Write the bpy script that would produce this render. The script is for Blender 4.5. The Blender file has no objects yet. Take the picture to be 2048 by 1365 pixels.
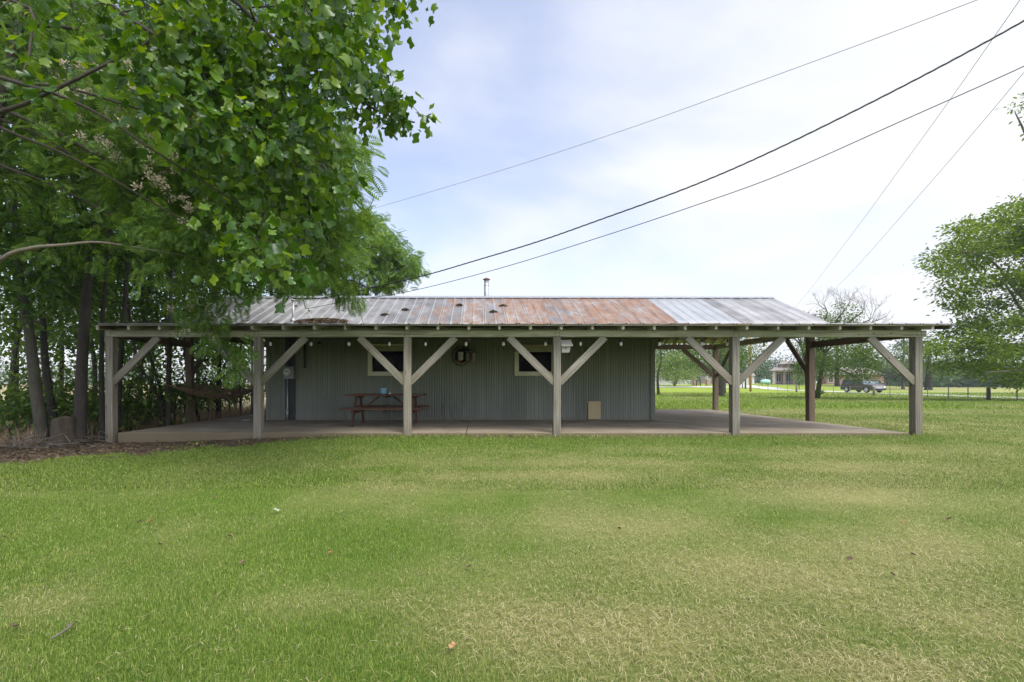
import bpy, math, random
import numpy as np
from mathutils import Vector, Matrix

# ------------------------------------------------------------------ camera model
W0, H0 = 2048.0, 1365.0
FPX, VX, VY, CAMZ = 910.0, 957.0, 765.0, 1.09
SC = bpy.context.scene
COL = SC.collection
rng = np.random.default_rng(7)
random.seed(7)


def P(px, py, Y):
    """world point seen at photo pixel (px, py) at depth Y"""
    return Vector(((px - VX) * Y / FPX, Y, CAMZ + (VY - py) * Y / FPX))


def sstep(a, b, x):
    t = np.clip((np.asarray(x, float) - a) / (b - a), 0, 1)
    return t * t * (3 - 2 * t)


def gz(x, y):
    """height of the ground"""
    x = np.asarray(x, float); y = np.asarray(y, float)
    z = -0.15 * sstep(-2.0, -7.6, x) * sstep(4.0, 9.0, y)
    z = z - 0.38 * sstep(19, 40, y) * sstep(-12, 2, x)
    q = x / np.maximum(y, 1.0)
    z = z + 1.07 * sstep(84, 118, y) * (1 - sstep(0.74, 0.95, q)) * sstep(-12, 20, x)
    z = z + 0.012 * np.sin(x * 1.3 + 0.4 * y) * np.sin(y * 0.9 - 0.3 * x) * sstep(9.6, 7.5, y)
    return z


def gzf(x, y):
    return float(gz(x, y))


# value noise for placing things
_tab = np.random.default_rng(3).random((256, 256))


def vnoise(x, y):
    x = np.asarray(x, float); y = np.asarray(y, float)
    xi = np.floor(x).astype(int); yi = np.floor(y).astype(int)
    fx = x - xi; fy = y - yi
    fx = fx * fx * (3 - 2 * fx); fy = fy * fy * (3 - 2 * fy)
    g = lambda i, j: _tab[i % 256, j % 256]
    return (g(xi, yi) * (1 - fx) + g(xi + 1, yi) * fx) * (1 - fy) + (g(xi, yi + 1) * (1 - fx) + g(xi + 1, yi + 1) * fx) * fy


def fbm(x, y, o=4):
    s = 0; a = 0.5; t = 0
    for i in range(o):
        s = s + a * vnoise(x * 2 ** i + 17 * i, y * 2 ** i + 31 * i); t += a; a *= 0.5
    return s / t


# ------------------------------------------------------------------ mesh helpers
PLOC = {}


def thing(name, label, cat, loc=(0, 0, 0), group=None):
    o = bpy.data.objects.new(name, None)
    COL.objects.link(o)
    o.location = loc
    o.empty_display_size = 0.2
    PLOC[o] = Vector(loc)
    o['label'] = label; o['category'] = cat
    if group: o['group'] = group
    return o


def tag(o, label, cat, group=None):
    o['label'] = label; o['category'] = cat
    if group: o['group'] = group
    return o


def mesh_np(name, verts, facesets, smooth=False):
    """facesets: list of (M,k) int arrays"""
    me = bpy.data.meshes.new(name)
    verts = np.asarray(verts, np.float32)
    facesets = [np.asarray(f, np.int32) for f in facesets if len(f)]
    me.vertices.add(len(verts)); me.vertices.foreach_set('co', verts.ravel())
    loops = np.concatenate([f.ravel() for f in facesets])
    sizes = np.concatenate([np.full(len(f), f.shape[1], np.int32) for f in facesets])
    starts = np.concatenate([[0], np.cumsum(sizes)[:-1]]).astype(np.int32)
    me.loops.add(len(loops)); me.loops.foreach_set('vertex_index', loops)
    me.polygons.add(len(sizes)); me.polygons.foreach_set('loop_start', starts)
    if smooth:
        me.polygons.foreach_set('use_smooth', np.ones(len(sizes), bool))
    me.update(calc_edges=True)
    return me


def link(name, me, mat, parent=None, loc=(0, 0, 0)):
    o = bpy.data.objects.new(name, me)
    COL.objects.link(o)
    o.location = loc
    PLOC[o] = Vector(loc)
    if parent is not None:
        o.parent = parent
        PLOC[o] = PLOC[parent] + Vector(loc)
    if mat is not None:
        me.materials.append(mat)
    return o


class MB:
    def __init__(s): s.v = []; s.f = []; s.sm = []

    def add(s, vs, fs, smooth=False):
        b = len(s.v)
        s.v.extend([tuple(v) for v in vs])
        for f in fs:
            s.f.append(tuple(b + i for i in f)); s.sm.append(smooth)
        return s

    def box(s, c, d, M=None, taper=1.0):
        x, y, z = d[0] / 2, d[1] / 2, d[2] / 2
        vs = [Vector((sx * x * (taper if sz > 0 else 1), sy * y * (taper if sz > 0 else 1), sz * z)) for sz in (-1, 1) for sy in (-1, 1) for sx in (-1, 1)]
        if M is not None: vs = [M @ v for v in vs]
        c = Vector(c)
        return s.add([v + c for v in vs], [(0, 2, 3, 1), (4, 5, 7, 6), (0, 1, 5, 4), (2, 6, 7, 3), (0, 4, 6, 2), (1, 3, 7, 5)])

    def bb(s, x0, x1, y0, y1, z0, z1):
        return s.box(((x0 + x1) / 2, (y0 + y1) / 2, (z0 + z1) / 2), (x1 - x0, y1 - y0, z1 - z0))

    def tube(s, pts, rad, n=7, cap=True):
        pts = [Vector(p) for p in pts]
        if not hasattr(rad, '__len__'): rad = [rad] * len(pts)
        vs = []; fs = []
        prev = None
        for i, p in enumerate(pts):
            d = (pts[min(i + 1, len(pts) - 1)] - pts[max(i - 1, 0)])
            d = d.normalized() if d.length > 1e-9 else Vector((0, 0, 1))
            if prev is None:
                a = d.orthogonal().normalized()
            else:
                a = prev - d * prev.dot(d)
                a = a.normalized() if a.length > 1e-6 else d.orthogonal().normalized()
            prev = a; b = d.cross(a)
            for k in range(n):
                t = 2 * math.pi * k / n
                vs.append(p + (a * math.cos(t) + b * math.sin(t)) * rad[i])
        for i in range(len(pts) - 1):
            for k in range(n):
                fs.append((i * n + k, i * n + (k + 1) % n, (i + 1) * n + (k + 1) % n, (i + 1) * n + k))
        s.add(vs, fs, True)
        if cap:
            b = len(s.v) - len(vs)
            s.f.append(tuple(b + k for k in reversed(range(n)))); s.sm.append(False)
            s.f.append(tuple(b + (len(pts) - 1) * n + k for k in range(n))); s.sm.append(False)
        return s

    def lathe(s, prof, c=(0, 0, 0), n=20, M=None):
        c = Vector(c); vs = []; fs = []
        for r, z in prof:
            for k in range(n):
                t = 2 * math.pi * k / n
                v = Vector((r * math.cos(t), r * math.sin(t), z))
                if M is not None: v = M @ v
                vs.append(v + c)
        for i in range(len(prof) - 1):
            for k in range(n):
                fs.append((i * n + k, i * n + (k + 1) % n, (i + 1) * n + (k + 1) % n, (i + 1) * n + k))
        s.add(vs, fs, True)
        b = len(s.v) - len(vs)
        s.f.append(tuple(b + k for k in reversed(range(n)))); s.sm.append(False)
        s.f.append(tuple(b + (len(prof) - 1) * n + k for k in range(n))); s.sm.append(False)
        return s

    def prism(s, poly, fn0, fn1):
        """poly 2-D outline (ccw); fn0/fn1 map 2-D to the two end caps"""
        n = len(poly)
        vs = [fn0(*p) for p in poly] + [fn1(*p) for p in poly]
        fs = [tuple(reversed(range(n))), tuple(range(n, 2 * n))]
        fs += [(i, (i + 1) % n, n + (i + 1) % n, n + i) for i in range(n)]
        return s.add(vs, fs)

    def build(s, name, mat, parent=None, loc=(0, 0, 0), bevel=0):
        org = PLOC[parent] if parent is not None else Vector(loc)
        me = bpy.data.meshes.new(name)
        me.from_pydata([tuple(Vector(v) - org) for v in s.v], [], s.f)
        me.polygons.foreach_set('use_smooth', np.array(s.sm, bool))
        me.update()
        o = link(name, me, mat, parent, (0, 0, 0) if parent is not None else loc)
        if bevel:
            m = o.modifiers.new('edge', 'BEVEL'); m.width = bevel; m.segments = 2; m.limit_method = 'ANGLE'
        return o


def timber(name, p0, p1, w, h, mat, parent, up=(0, 0, 1), seed=None, warp=0.003, bevel=0.006):
    """a sawn timber whose own X axis runs along it, so grain follows it"""
    p0 = Vector(p0); p1 = Vector(p1)
    d = p1 - p0; L = d.length; x = d.normalized()
    u = Vector(up); z = (u - x * u.dot(x))
    z = z.normalized() if z.length > 1e-5 else x.orthogonal().normalized()
    y = z.cross(x)
    r = random.Random(seed if seed is not None else hash((round(p0.x, 2), round(p0.y, 2), round(p1.z, 2))))
    n = max(2, int(L / 0.6) + 1)
    vs = []; fs = []
    for i in range(n):
        t = i / (n - 1)
        oy, oz = r.uniform(-warp, warp), r.uniform(-warp, warp)
        for sy, sz in ((-1, -1), (1, -1), (1, 1), (-1, 1)):
            vs.append((t * L, sy * w / 2 + oy, sz * h / 2 + oz))
    for i in range(n - 1):
        for k in range(4):
            fs.append((i * 4 + k, i * 4 + (k + 1) % 4, i * 4 + 4 + (k + 1) % 4, i * 4 + 4 + k))
    fs.append((3, 2, 1, 0)); b = (n - 1) * 4; fs.append((b, b + 1, b + 2, b + 3))
    me = bpy.data.meshes.new(name); me.from_pydata(vs, [], [tuple(reversed(f)) for f in fs]); me.update()
    o = bpy.data.objects.new(name, me); COL.objects.link(o); me.materials.append(mat)
    M = Matrix((x, y, z)).transposed().to_4x4()
    M.translation = p0 - PLOC[parent]
    o.parent = parent; o.matrix_basis = M; PLOC[o] = p0
    if bevel:
        m = o.modifiers.new('edge', 'BEVEL'); m.width = bevel; m.segments = 1; m.limit_method = 'ANGLE'
    return o


# ------------------------------------------------------------------ materials
class NT:
    def __init__(s, name):
        s.m = bpy.data.materials.new(name); s.m.use_nodes = True
        s.t = s.m.node_tree; s.t.nodes.clear()
        s.out = s.n('ShaderNodeOutputMaterial')

    def n(s, typ, ins=None, **kw):
        nd = s.t.nodes.new(typ)
        for k, v in kw.items(): setattr(nd, k, v)
        for k, v in (ins or {}).items(): s.set(nd, k, v)
        return nd

    def set(s, nd, k, v):
        sock = nd.inputs[k]
        if isinstance(v, bpy.types.NodeSocket): s.t.links.new(v, sock)
        elif isinstance(v, bpy.types.Node): s.t.links.new(v.outputs[0], sock)
        else:
            if sock.type == 'RGBA' and len(v) == 3: v = (*v, 1)
            sock.default_value = v

    def math(s, op, a, b=0.0, c=0.0, clamp=False):
        nd = s.n('ShaderNodeMath', operation=op, use_clamp=clamp)
        s.set(nd, 0, a); s.set(nd, 1, b); s.set(nd, 2, c)
        return nd.outputs[0]

    def mix(s, f, a, b, blend='MIX'):
        nd = s.n('ShaderNodeMix', data_type='RGBA', blend_type=blend)
        s.set(nd, 0, f); s.set(nd, 6, a); s.set(nd, 7, b)
        return nd.outputs[2]

    def ramp(s, f, stops):
        nd = s.n('ShaderNodeValToRGB', {0: f})
        el = nd.color_ramp.elements
        while len(el) > 1: el.remove(el[-1])
        for i, (p, c) in enumerate(stops):
            e = el[0] if i == 0 else el.new(p)
            e.position = p
            e.color = (c, c, c, 1) if not hasattr(c, '__len__') else (*c, 1)
        return nd.outputs[0]

    def noise(s, vec, scale, detail=4, rough=0.55, dist=0.0):
        nd = s.n('ShaderNodeTexNoise', {'Scale': scale, 'Detail': detail, 'Roughness': rough, 'Distortion': dist})
        if vec is not None: s.set(nd, 'Vector', vec)
        return nd.outputs[0]

    def map(s, vec, scale=(1, 1, 1), loc=(0, 0, 0), rot=(0, 0, 0)):
        return s.n('ShaderNodeMapping', {0: vec, 1: loc, 2: rot, 3: scale}).outputs[0]

    def obj(s): return s.n('ShaderNodeTexCoord').outputs['Object']
    def pos(s): return s.n('ShaderNodeNewGeometry').outputs['Position']
    def orand(s): return s.n('ShaderNodeObjectInfo').outputs['Random']
    def isl(s): return s.n('ShaderNodeNewGeometry').outputs['Random Per Island']
    def attr(s, name): return s.n('ShaderNodeAttribute', attribute_name=name).outputs['Fac']

    def bump(s, h, strength=0.4, dist=0.01):
        return s.n('ShaderNodeBump', {'Strength': strength, 'Distance': dist, 'Height': h}).outputs[0]

    def bsdf(s, **kw):
        nd = s.n('ShaderNodeBsdfPrincipled')
        for k, v in kw.items(): s.set(nd, k.replace('_', ' '), v)
        s.t.links.new(nd.outputs[0], s.out.inputs[0])
        return s.m


def simple(name, col, rough=0.6, metal=0.0, var=0.25, scale=6.0, bump=0.15):
    t = NT(name); o = t.obj()
    f = t.noise(o, scale, 5)
    dark = tuple(c * (1 - var) for c in col); lite = tuple(min(1, c * (1 + var)) for c in col)
    c = t.ramp(f, [(0.25, dark), (0.75, lite)])
    return t.bsdf(Base_Color=c, Roughness=rough, Metallic=metal, Normal=t.bump(t.noise(o, scale * 6, 3), bump, 0.005))


def wood(name, light, dark, stain, green=0.0, stainamt=0.5, base=False):
    t = NT(name); o = t.obj(); r = t.orand()
    off = t.n('ShaderNodeCombineXYZ', {0: t.math('MULTIPLY', r, 31.0), 1: t.math('MULTIPLY', r, 17.0), 2: t.math('MULTIPLY', r, 7.0)}).outputs[0]
    v = t.n('ShaderNodeVectorMath', {0: o, 1: off}, operation='ADD').outputs[0]
    g = t.noise(t.map(v, (1.1, 24, 24)), 1.6, 6, 0.65, 0.3)
    big = t.noise(t.map(v, (0.9, 2.5, 2.5)), 1.2, 3)
    c = t.ramp(g, [(0.28, dark), (0.5, tuple((a + b) / 2 for a, b in zip(light, dark))), (0.72, light)])
    sm = t.ramp(big, [(0.45, 0.0), (0.7, stainamt)])
    c = t.mix(sm, c, stain)
    if green:
        gm = t.ramp(t.noise(t.map(v, (0.7, 3, 3), (5, 3, 1)), 1.0, 3), [(0.4, 0.0), (0.65, green)])
        c = t.mix(gm, c, (0.15, 0.165, 0.09))
    vo = t.n('ShaderNodeTexVoronoi', {'Vector': t.map(v, (2.2, 7, 7)), 'Scale': 1.0})
    k = t.ramp(vo.outputs['Distance'], [(0.05, 1.0), (0.11, 0.0)])
    c = t.mix(t.math('MULTIPLY', k, 0.75), c, (0.05, 0.038, 0.028))
    crack = t.ramp(t.noise(t.map(v, (0.5, 30, 30), (3, 0, 0)), 1.3, 2), [(0.60, 0.0), (0.68, 0.7)])
    c = t.mix(crack, c, (0.07, 0.06, 0.05))
    if base:
        bx_ = t.n('ShaderNodeSeparateXYZ', {0: o}).outputs[0]
        bm = t.ramp(t.math('ADD', bx_, t.math('MULTIPLY', t.noise(t.map(v, (2, 9, 9)), 1.5, 4), 0.5)), [(0.2, 0.75), (0.75, 0.0)])
        c = t.mix(bm, c, (0.13, 0.115, 0.075))
    br = t.math('ADD', 0.86, t.math('MULTIPLY', r, 0.28))
    c = t.mix(1.0, c, t.n('ShaderNodeCombineXYZ', {0: br, 1: br, 2: br}).outputs[0], 'MULTIPLY')
    return t.bsdf(Base_Color=c, Roughness=0.85, Normal=t.bump(g, 0.5, 0.006))


M = {}
M['post'] = wood('weathered grey timber', (0.37, 0.335, 0.28), (0.13, 0.115, 0.093), (0.17, 0.135, 0.098), 0.25, 0.6, True)
M['beam'] = wood('green tinged beam timber', (0.54, 0.52, 0.40), (0.27, 0.255, 0.185), (0.17, 0.15, 0.09), 0.6)
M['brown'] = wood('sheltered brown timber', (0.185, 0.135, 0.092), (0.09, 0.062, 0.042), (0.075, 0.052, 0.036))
M['newwood'] = wood('pale pine purlin timber', (0.60, 0.47, 0.26), (0.42, 0.32, 0.18), (0.4, 0.3, 0.15))
M['table'] = wood('red brown stained table timber', (0.15, 0.066, 0.036), (0.06, 0.026, 0.016), (0.04, 0.02, 0.014))
M['cream'] = simple('cream window paint', (0.58, 0.57, 0.38), 0.6, 0, 0.12, 4)
M['creamdark'] = simple('dull header board paint', (0.30, 0.31, 0.20), 0.7, 0, 0.2, 4)
M['black'] = simple('black painted metal', (0.012, 0.012, 0.012), 0.5, 0.3)
M['white'] = simple('white paint', (0.72, 0.72, 0.70), 0.55, 0, 0.08)
M['tan'] = simple('tan access panel paint', (0.43, 0.35, 0.19), 0.6, 0, 0.08, 3)
M['galv'] = simple('galvanised pipe', (0.42, 0.43, 0.44), 0.42, 0.55, 0.2, 10)
M['rust'] = simple('rusty cap metal', (0.20, 0.09, 0.045), 0.8, 0.1, 0.4, 14)
M['meter'] = simple('grey meter enclosure', (0.20, 0.21, 0.20), 0.5, 0.3, 0.15)
M['darkstrip'] = simple('dark conduit paint', (0.035, 0.036, 0.034), 0.6, 0.2)
M['birdhouse'] = wood('pale birdhouse wood', (0.55, 0.52, 0.48), (0.36, 0.33, 0.30), (0.3, 0.26, 0.22))
M['rope'] = simple('brown hammock weave', (0.26, 0.19, 0.12), 0.95, 0, 0.45, 60)
M['bluepot'] = simple('pale blue enamel', (0.22, 0.45, 0.60), 0.3, 0, 0.08)
M['interior'] = simple('unlit room black', (0.012, 0.012, 0.011), 0.9)


def m_pane():
    t = NT('dark window glass')
    return t.bsdf(Base_Color=(0.004, 0.004, 0.004, 1), Roughness=0.06, IOR=1.3, Specular_IOR_Level=0.04)


M['pane'] = m_pane()


def m_wall():
    t = NT('corrugated galvanised siding'); p = t.pos()
    sx = t.n('ShaderNodeSeparateXYZ', {0: p})
    big = t.noise(t.map(p, (1.2, 1, 0.5)), 1.0, 5)
    pan = t.n('ShaderNodeTexWhiteNoise', {'W': t.math('FLOOR', t.math('DIVIDE', sx.outputs[0], 0.66))}, noise_dimensions='1D').outputs[0]
    f = t.math('ADD', t.math('MULTIPLY', pan, 0.4), t.math('MULTIPLY', big, 0.75))
    c = t.ramp(f, [(0.2, (0.094, 0.106, 0.083)), (0.85, (0.165, 0.18, 0.15))])
    # green light off the lawn painted in high up, plain zinc lower down
    h = t.ramp(t.math('ADD', t.math('MULTIPLY', sx.outputs[2], 0.42), t.math('MULTIPLY', t.noise(t.map(p, (1, 1, 0.4)), 2.0, 4), 0.35)), [(0.45, 0.0), (0.8, 0.85)])
    c = t.mix(h, c, (0.125, 0.145, 0.07))
    st = t.noise(t.map(p, (9, 9, 0.25)), 1.5, 4)
    c = t.mix(t.ramp(st, [(0.5, 0.0), (0.75, 0.5)]), c, (0.22, 0.24, 0.21))
    c = t.mix(t.ramp(t.noise(t.map(p, (14, 14, 0.15)), 2.5, 3), [(0.58, 0.0), (0.78, 0.6)]), c, (0.07, 0.075, 0.068))
    # soot marks near the foot of the wall
    dx = t.math('ABSOLUTE', t.math('SUBTRACT', sx.outputs[0], -0.85)); 
    so = t.math('MULTIPLY', t.ramp(dx, [(0.0, 1.0), (0.9, 0.0)]), t.ramp(sx.outputs[2], [(0.1, 0.9), (0.45, 0.8), (0.75, 0.0)]))
    so = t.math('MULTIPLY', so, t.ramp(t.noise(t.map(p, (3, 3, 1.2)), 2.2, 6, 0.7), [(0.45, 0.0), (0.62, 0.9)]))
    c = t.mix(so, c, (0.035, 0.035, 0.04))
    w = t.math('MULTIPLY', t.ramp(sx.outputs[2], [(0.07, 0.8), (0.16, 0.0)]), t.noise(p, 5.0, 4))
    c = t.mix(w, c, (0.16, 0.13, 0.09))
    return t.bsdf(Base_Color=c, Roughness=0.5, Metallic=0.25, Normal=t.bump(t.noise(p, 22, 3), 0.1, 0.004))


M['wall'] = m_wall()


def m_roof(nm, porch=False):
    t = NT(nm); p = t.pos()
    s = t.n('ShaderNodeSeparateXYZ', {0: p}); x = s.outputs[0]; y = s.outputs[1]
    pid = t.math('FLOOR', t.math('DIVIDE', t.math('ADD', x, 0.45), 0.61))
    rnd = t.n('ShaderNodeTexWhiteNoise', {'W': pid}, noise_dimensions='1D').outputs[0]
    big = t.noise(t.map(p, (1.4, 1.4, 1.4)), 1.0, 6, 0.65)
    streak = t.noise(t.map(p, (7, 0.8, 0.8)), 1.6, 5, 0.7)
    c = t.ramp(t.math('ADD', t.math('MULTIPLY', big, 0.75), t.math('MULTIPLY', rnd, 0.25)),
               [(0.3, (0.14, 0.135, 0.135)), (0.52, (0.275, 0.268, 0.265)), (0.75, (0.41, 0.405, 0.40))])
    # freshly replaced, paler sheets
    new = t.math('MULTIPLY', t.math('GREATER_THAN', x, 5.42), t.math('LESS_THAN', x, 7.1))
    c = t.mix(t.math('MULTIPLY', new, 0.65), c, (0.37, 0.395, 0.415))
    # rust
    m1 = t.ramp(t.math('DIVIDE', t.math('ADD', x, 3.2), 10.0), [(0.0, 0.05), (0.07, 0.20), (0.15, 0.42), (0.36, 0.46), (0.55, 0.50), (0.84, 0.54)])
    m1 = t.math('MULTIPLY', m1, t.math('LESS_THAN', x, 5.42))
    rn = t.math('ADD', t.math('MULTIPLY', t.noise(t.map(p, (2.6, 1.1, 1.1), (4, 1, 0)), 1.3, 7, 0.72), 1.15), t.math('MULTIPLY', rnd, 0.14))
    rr = t.math('ADD', t.math('MULTIPLY', m1, 0.95), t.math('SUBTRACT', rn, 0.95))
    rm = t.ramp(rr, [(0.03, 0.0), (0.12, 0.55), (0.30, 0.9)])
    rc = t.ramp(streak, [(0.3, (0.115, 0.054, 0.028)), (0.5, (0.21, 0.10, 0.052)), (0.72, (0.30, 0.175, 0.10))])
    c = t.mix(rm, c, rc)
    dirt = t.ramp(t.noise(t.map(p, (3, 1.0, 1.0), (9, 2, 0)), 1.5, 6, 0.7), [(0.5, 0.0), (0.72, 0.55)])
    c = t.mix(dirt, c, (0.15, 0.125, 0.11))
    rib = t.attr('rib')
    c = t.mix(t.math('MULTIPLY', rib, t.math('SUBTRACT', 0.7, t.math('MULTIPLY', rm, 0.6))), c, (0.46, 0.46, 0.47))
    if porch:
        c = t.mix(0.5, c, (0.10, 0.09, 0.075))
    rough = t.math('ADD', 0.5, t.math('MULTIPLY', rm, 0.35))
    return t.bsdf(Base_Color=c, Roughness=rough, Metallic=t.math('MULTIPLY', t.math('SUBTRACT', 1.0, rm), 0.25), Normal=t.bump(t.noise(p, 9, 4), 0.12, 0.01))


M['roof'] = m_roof('rusting crimped roof metal')
M['proof'] = m_roof('dirty porch roof metal', True)


def m_concrete():
    t = NT('weathered concrete'); p = t.pos()
    a = t.noise(p, 1.1, 6, 0.6); b = t.noise(p, 45, 3)
    s = t.n('ShaderNodeSeparateXYZ', {0: p})
    c = t.ramp(a, [(0.3, (0.22, 0.175, 0.12)), (0.55, (0.34, 0.285, 0.21)), (0.75, (0.43, 0.375, 0.29))])
    c = t.mix(t.ramp(b, [(0.35, 0.3), (0.6, 0.0)]), c, (0.12, 0.10, 0.08))
    st = t.ramp(t.noise(t.map(p, (0.5, 2.5, 1)), 1.5, 5), [(0.5, 0.0), (0.7, 0.5)])
    c = t.mix(st, c, (0.17, 0.14, 0.11))
    e = t.math('MULTIPLY', t.ramp(t.math('ABSOLUTE', t.math('SUBTRACT', s.outputs[1], 9.42)), [(0.06, 0.6), (0.30, 0.0)]), t.noise(p, 3, 4))
    c = t.mix(e, c, (0.16, 0.14, 0.07))
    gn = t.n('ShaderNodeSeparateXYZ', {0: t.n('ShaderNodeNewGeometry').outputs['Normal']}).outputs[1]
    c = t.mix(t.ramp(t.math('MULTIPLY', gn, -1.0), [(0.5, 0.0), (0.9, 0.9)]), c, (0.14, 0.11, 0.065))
    return t.bsdf(Base_Color=c, Roughness=0.9, Normal=t.bump(b, 0.25, 0.004))


M['concrete'] = m_concrete()


def m_leaf(name, c0, c1, c2, trans=0.35, rough=0.42, tmul=1.5):
    t = NT(name); r = t.isl()
    c = t.ramp(r, [(0.0, c0), (0.55, c1), (0.93, c2), (1.0, tuple(min(1, a * b) for a, b in zip(c2, (1.45, 1.3, 1.05))))])
    p = t.n('ShaderNodeBsdfPrincipled', {'Base Color': c, 'Roughness': rough, 'Specular IOR Level': 0.42 if rough < 0.4 else 0.28})
    hs = t.n('ShaderNodeHueSaturation', {'Hue': 0.485, 'Saturation': 1.15, 'Value': tmul, 'Color': c}).outputs[0]
    tr = t.n('ShaderNodeBsdfTranslucent', {'Color': hs})
    mx = t.n('ShaderNodeMixShader', {0: trans, 1: p.outputs[0], 2: tr.outputs[0]})
    t.t.links.new(mx.outputs[0], t.out.inputs[0])
    return t.m


M['tulip'] = m_leaf('tulip tree leaf', (0.028, 0.075, 0.012), (0.07, 0.15, 0.02), (0.15, 0.245, 0.032), 0.42, 0.30)
M['mimosa'] = m_leaf('feathery mimosa leaf', (0.075, 0.155, 0.03), (0.12, 0.22, 0.045), (0.19, 0.29, 0.06), 0.42, 0.55)
M['grove'] = m_leaf('shady grove leaf', (0.028, 0.072, 0.014), (0.052, 0.12, 0.02), (0.09, 0.175, 0.03), 0.42, 0.45)
M['grovelite'] = m_leaf('bright sapling leaf', (0.05, 0.10, 0.02), (0.085, 0.155, 0.03), (0.14, 0.22, 0.045), 0.45, 0.45)
M['oak'] = m_leaf('oak leaf', (0.07, 0.125, 0.019), (0.12, 0.19, 0.028), (0.185, 0.26, 0.045), 0.40, 0.6)
M['oakdark'] = m_leaf('dark oak leaf', (0.055, 0.105, 0.02), (0.09, 0.155, 0.028), (0.14, 0.215, 0.04), 0.38, 0.6)
M['cedar'] = m_leaf('dull cedar needle', (0.05, 0.075, 0.04), (0.08, 0.11, 0.055), (0.11, 0.14, 0.07), 0.2, 0.7)
M['woods'] = m_leaf('distant woodland leaf', (0.026, 0.062, 0.02), (0.05, 0.10, 0.028), (0.088, 0.145, 0.04), 0.25, 0.6)
M['bush'] = m_leaf('light green shrub leaf', (0.10, 0.16, 0.03), (0.15, 0.22, 0.045), (0.21, 0.28, 0.06), 0.35, 0.5)
M['dryweed'] = m_leaf('dry weed stalk', (0.22, 0.155, 0.095), (0.36, 0.26, 0.165), (0.48, 0.38, 0.24), 0.25, 0.8, 1.1)
M['litter'] = m_leaf('brown leaf litter', (0.075, 0.053, 0.034), (0.15, 0.108, 0.066), (0.27, 0.205, 0.13), 0.1, 0.85, 1.0)
M['pink'] = m_leaf('pale pink blossom', (0.55, 0.48, 0.36), (0.68, 0.54, 0.47), (0.75, 0.66, 0.56), 0.35, 0.8, 1.1)


def m_bark(name, light, dark, patch=None, pamt=0.6):
    t = NT(name); o = t.obj()
    v = t.n('ShaderNodeTexVoronoi', {'Vector': t.map(t.n('ShaderNodeVectorMath', {0: o, 1: t.n('ShaderNodeTexNoise', {'Vector': o, 'Scale': 5.0}).outputs[1]}, operation='ADD').outputs[0], (20, 20, 2.2)), 'Scale': 1.0}, feature='DISTANCE_TO_EDGE').outputs[0]
    g = t.noise(t.map(o, (9, 9, 2.0)), 1.5, 6, 0.65)
    f = t.math('ADD', t.math('MULTIPLY', t.ramp(v, [(0.0, 0.0), (0.3, 1.0)]), 0.3), t.math('MULTIPLY', g, 0.85))
    c = t.ramp(f, [(0.25, dark), (0.8, light)])
    if patch:
        c = t.mix(t.ramp(t.noise(t.map(o, (2, 2, 1)), 1.5, 4), [(0.5, 0.0), (0.62, pamt)]), c, patch)
    return t.bsdf(Base_Color=c, Roughness=0.9, Normal=t.bump(f, 0.7, 0.02))


M['barkgrey'] = m_bark('grey lichen bark', (0.085, 0.077, 0.058), (0.028, 0.024, 0.019), (0.075, 0.08, 0.05))
M['barkdark'] = m_bark('dark furrowed bark', (0.05, 0.043, 0.034), (0.016, 0.013, 0.011))
M['barkpale'] = m_bark('smooth pale branch bark', (0.30, 0.26, 0.20), (0.18, 0.15, 0.115))
M['barkbrown'] = m_bark('brown twig bark', (0.075, 0.058, 0.042), (0.032, 0.025, 0.019))
M['barkfar'] = m_bark('distant trunk bark', (0.19, 0.165, 0.14), (0.10, 0.085, 0.07))
M['deadwood'] = m_bark('bare grey twigs', (0.24, 0.22, 0.21), (0.15, 0.135, 0.125))


def m_ground():
    t = NT('ground with grass and soil'); p = t.pos()
    dry = t.attr('dry'); dirt = t.attr('dirt'); tan = t.attr('tanfield'); mead = t.attr('meadow')
    n1 = t.noise(t.map(p, (1, 1, 0)), 1.6, 6, 0.7); n2 = t.noise(t.map(p, (1, 1, 0)), 60, 4, 0.7)
    n3 = t.noise(t.map(p, (0.35, 1.5, 0)), 0.8, 4)
    lush = t.ramp(t.math('ADD', t.math('MULTIPLY', n2, 0.6), t.math('MULTIPLY', n1, 0.4)), [(0.3, (0.042, 0.085, 0.011)), (0.6, (0.105, 0.17, 0.023)), (0.8, (0.185, 0.235, 0.042))])
    dcol = t.ramp(n2, [(0.3, (0.18, 0.18, 0.06)), (0.65, (0.33, 0.31, 0.13))])
    c = t.mix(t.math('MULTIPLY', dry, t.math('ADD', 0.55, t.math('MULTIPLY', n1, 0.6)), clamp=True), lush, dcol)
    mc = t.ramp(t.math('ADD', t.math('MULTIPLY', n3, 0.6), t.math('MULTIPLY', n1, 0.4)), [(0.3, (0.155, 0.235, 0.026)), (0.55, (0.245, 0.315, 0.04)), (0.75, (0.33, 0.355, 0.07))])
    c = t.mix(mead, c, mc)
    tc = t.ramp(n3, [(0.3, (0.27, 0.23, 0.11)), (0.7, (0.37, 0.32, 0.18))])
    c = t.mix(tan, c, tc)
    so = t.ramp(t.math('ADD', t.math('MULTIPLY', n2, 0.5), t.math('MULTIPLY', n1, 0.5)), [(0.3, (0.05, 0.037, 0.024)), (0.55, (0.115, 0.085, 0.055)), (0.75, (0.21, 0.165, 0.11))])
    c = t.mix(dirt, c, so)
    return t.bsdf(Base_Color=c, Roughness=0.95, Specular_IOR_Level=0.1, Normal=t.bump(n2, 0.6, 0.02))


M['ground'] = m_ground()


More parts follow.
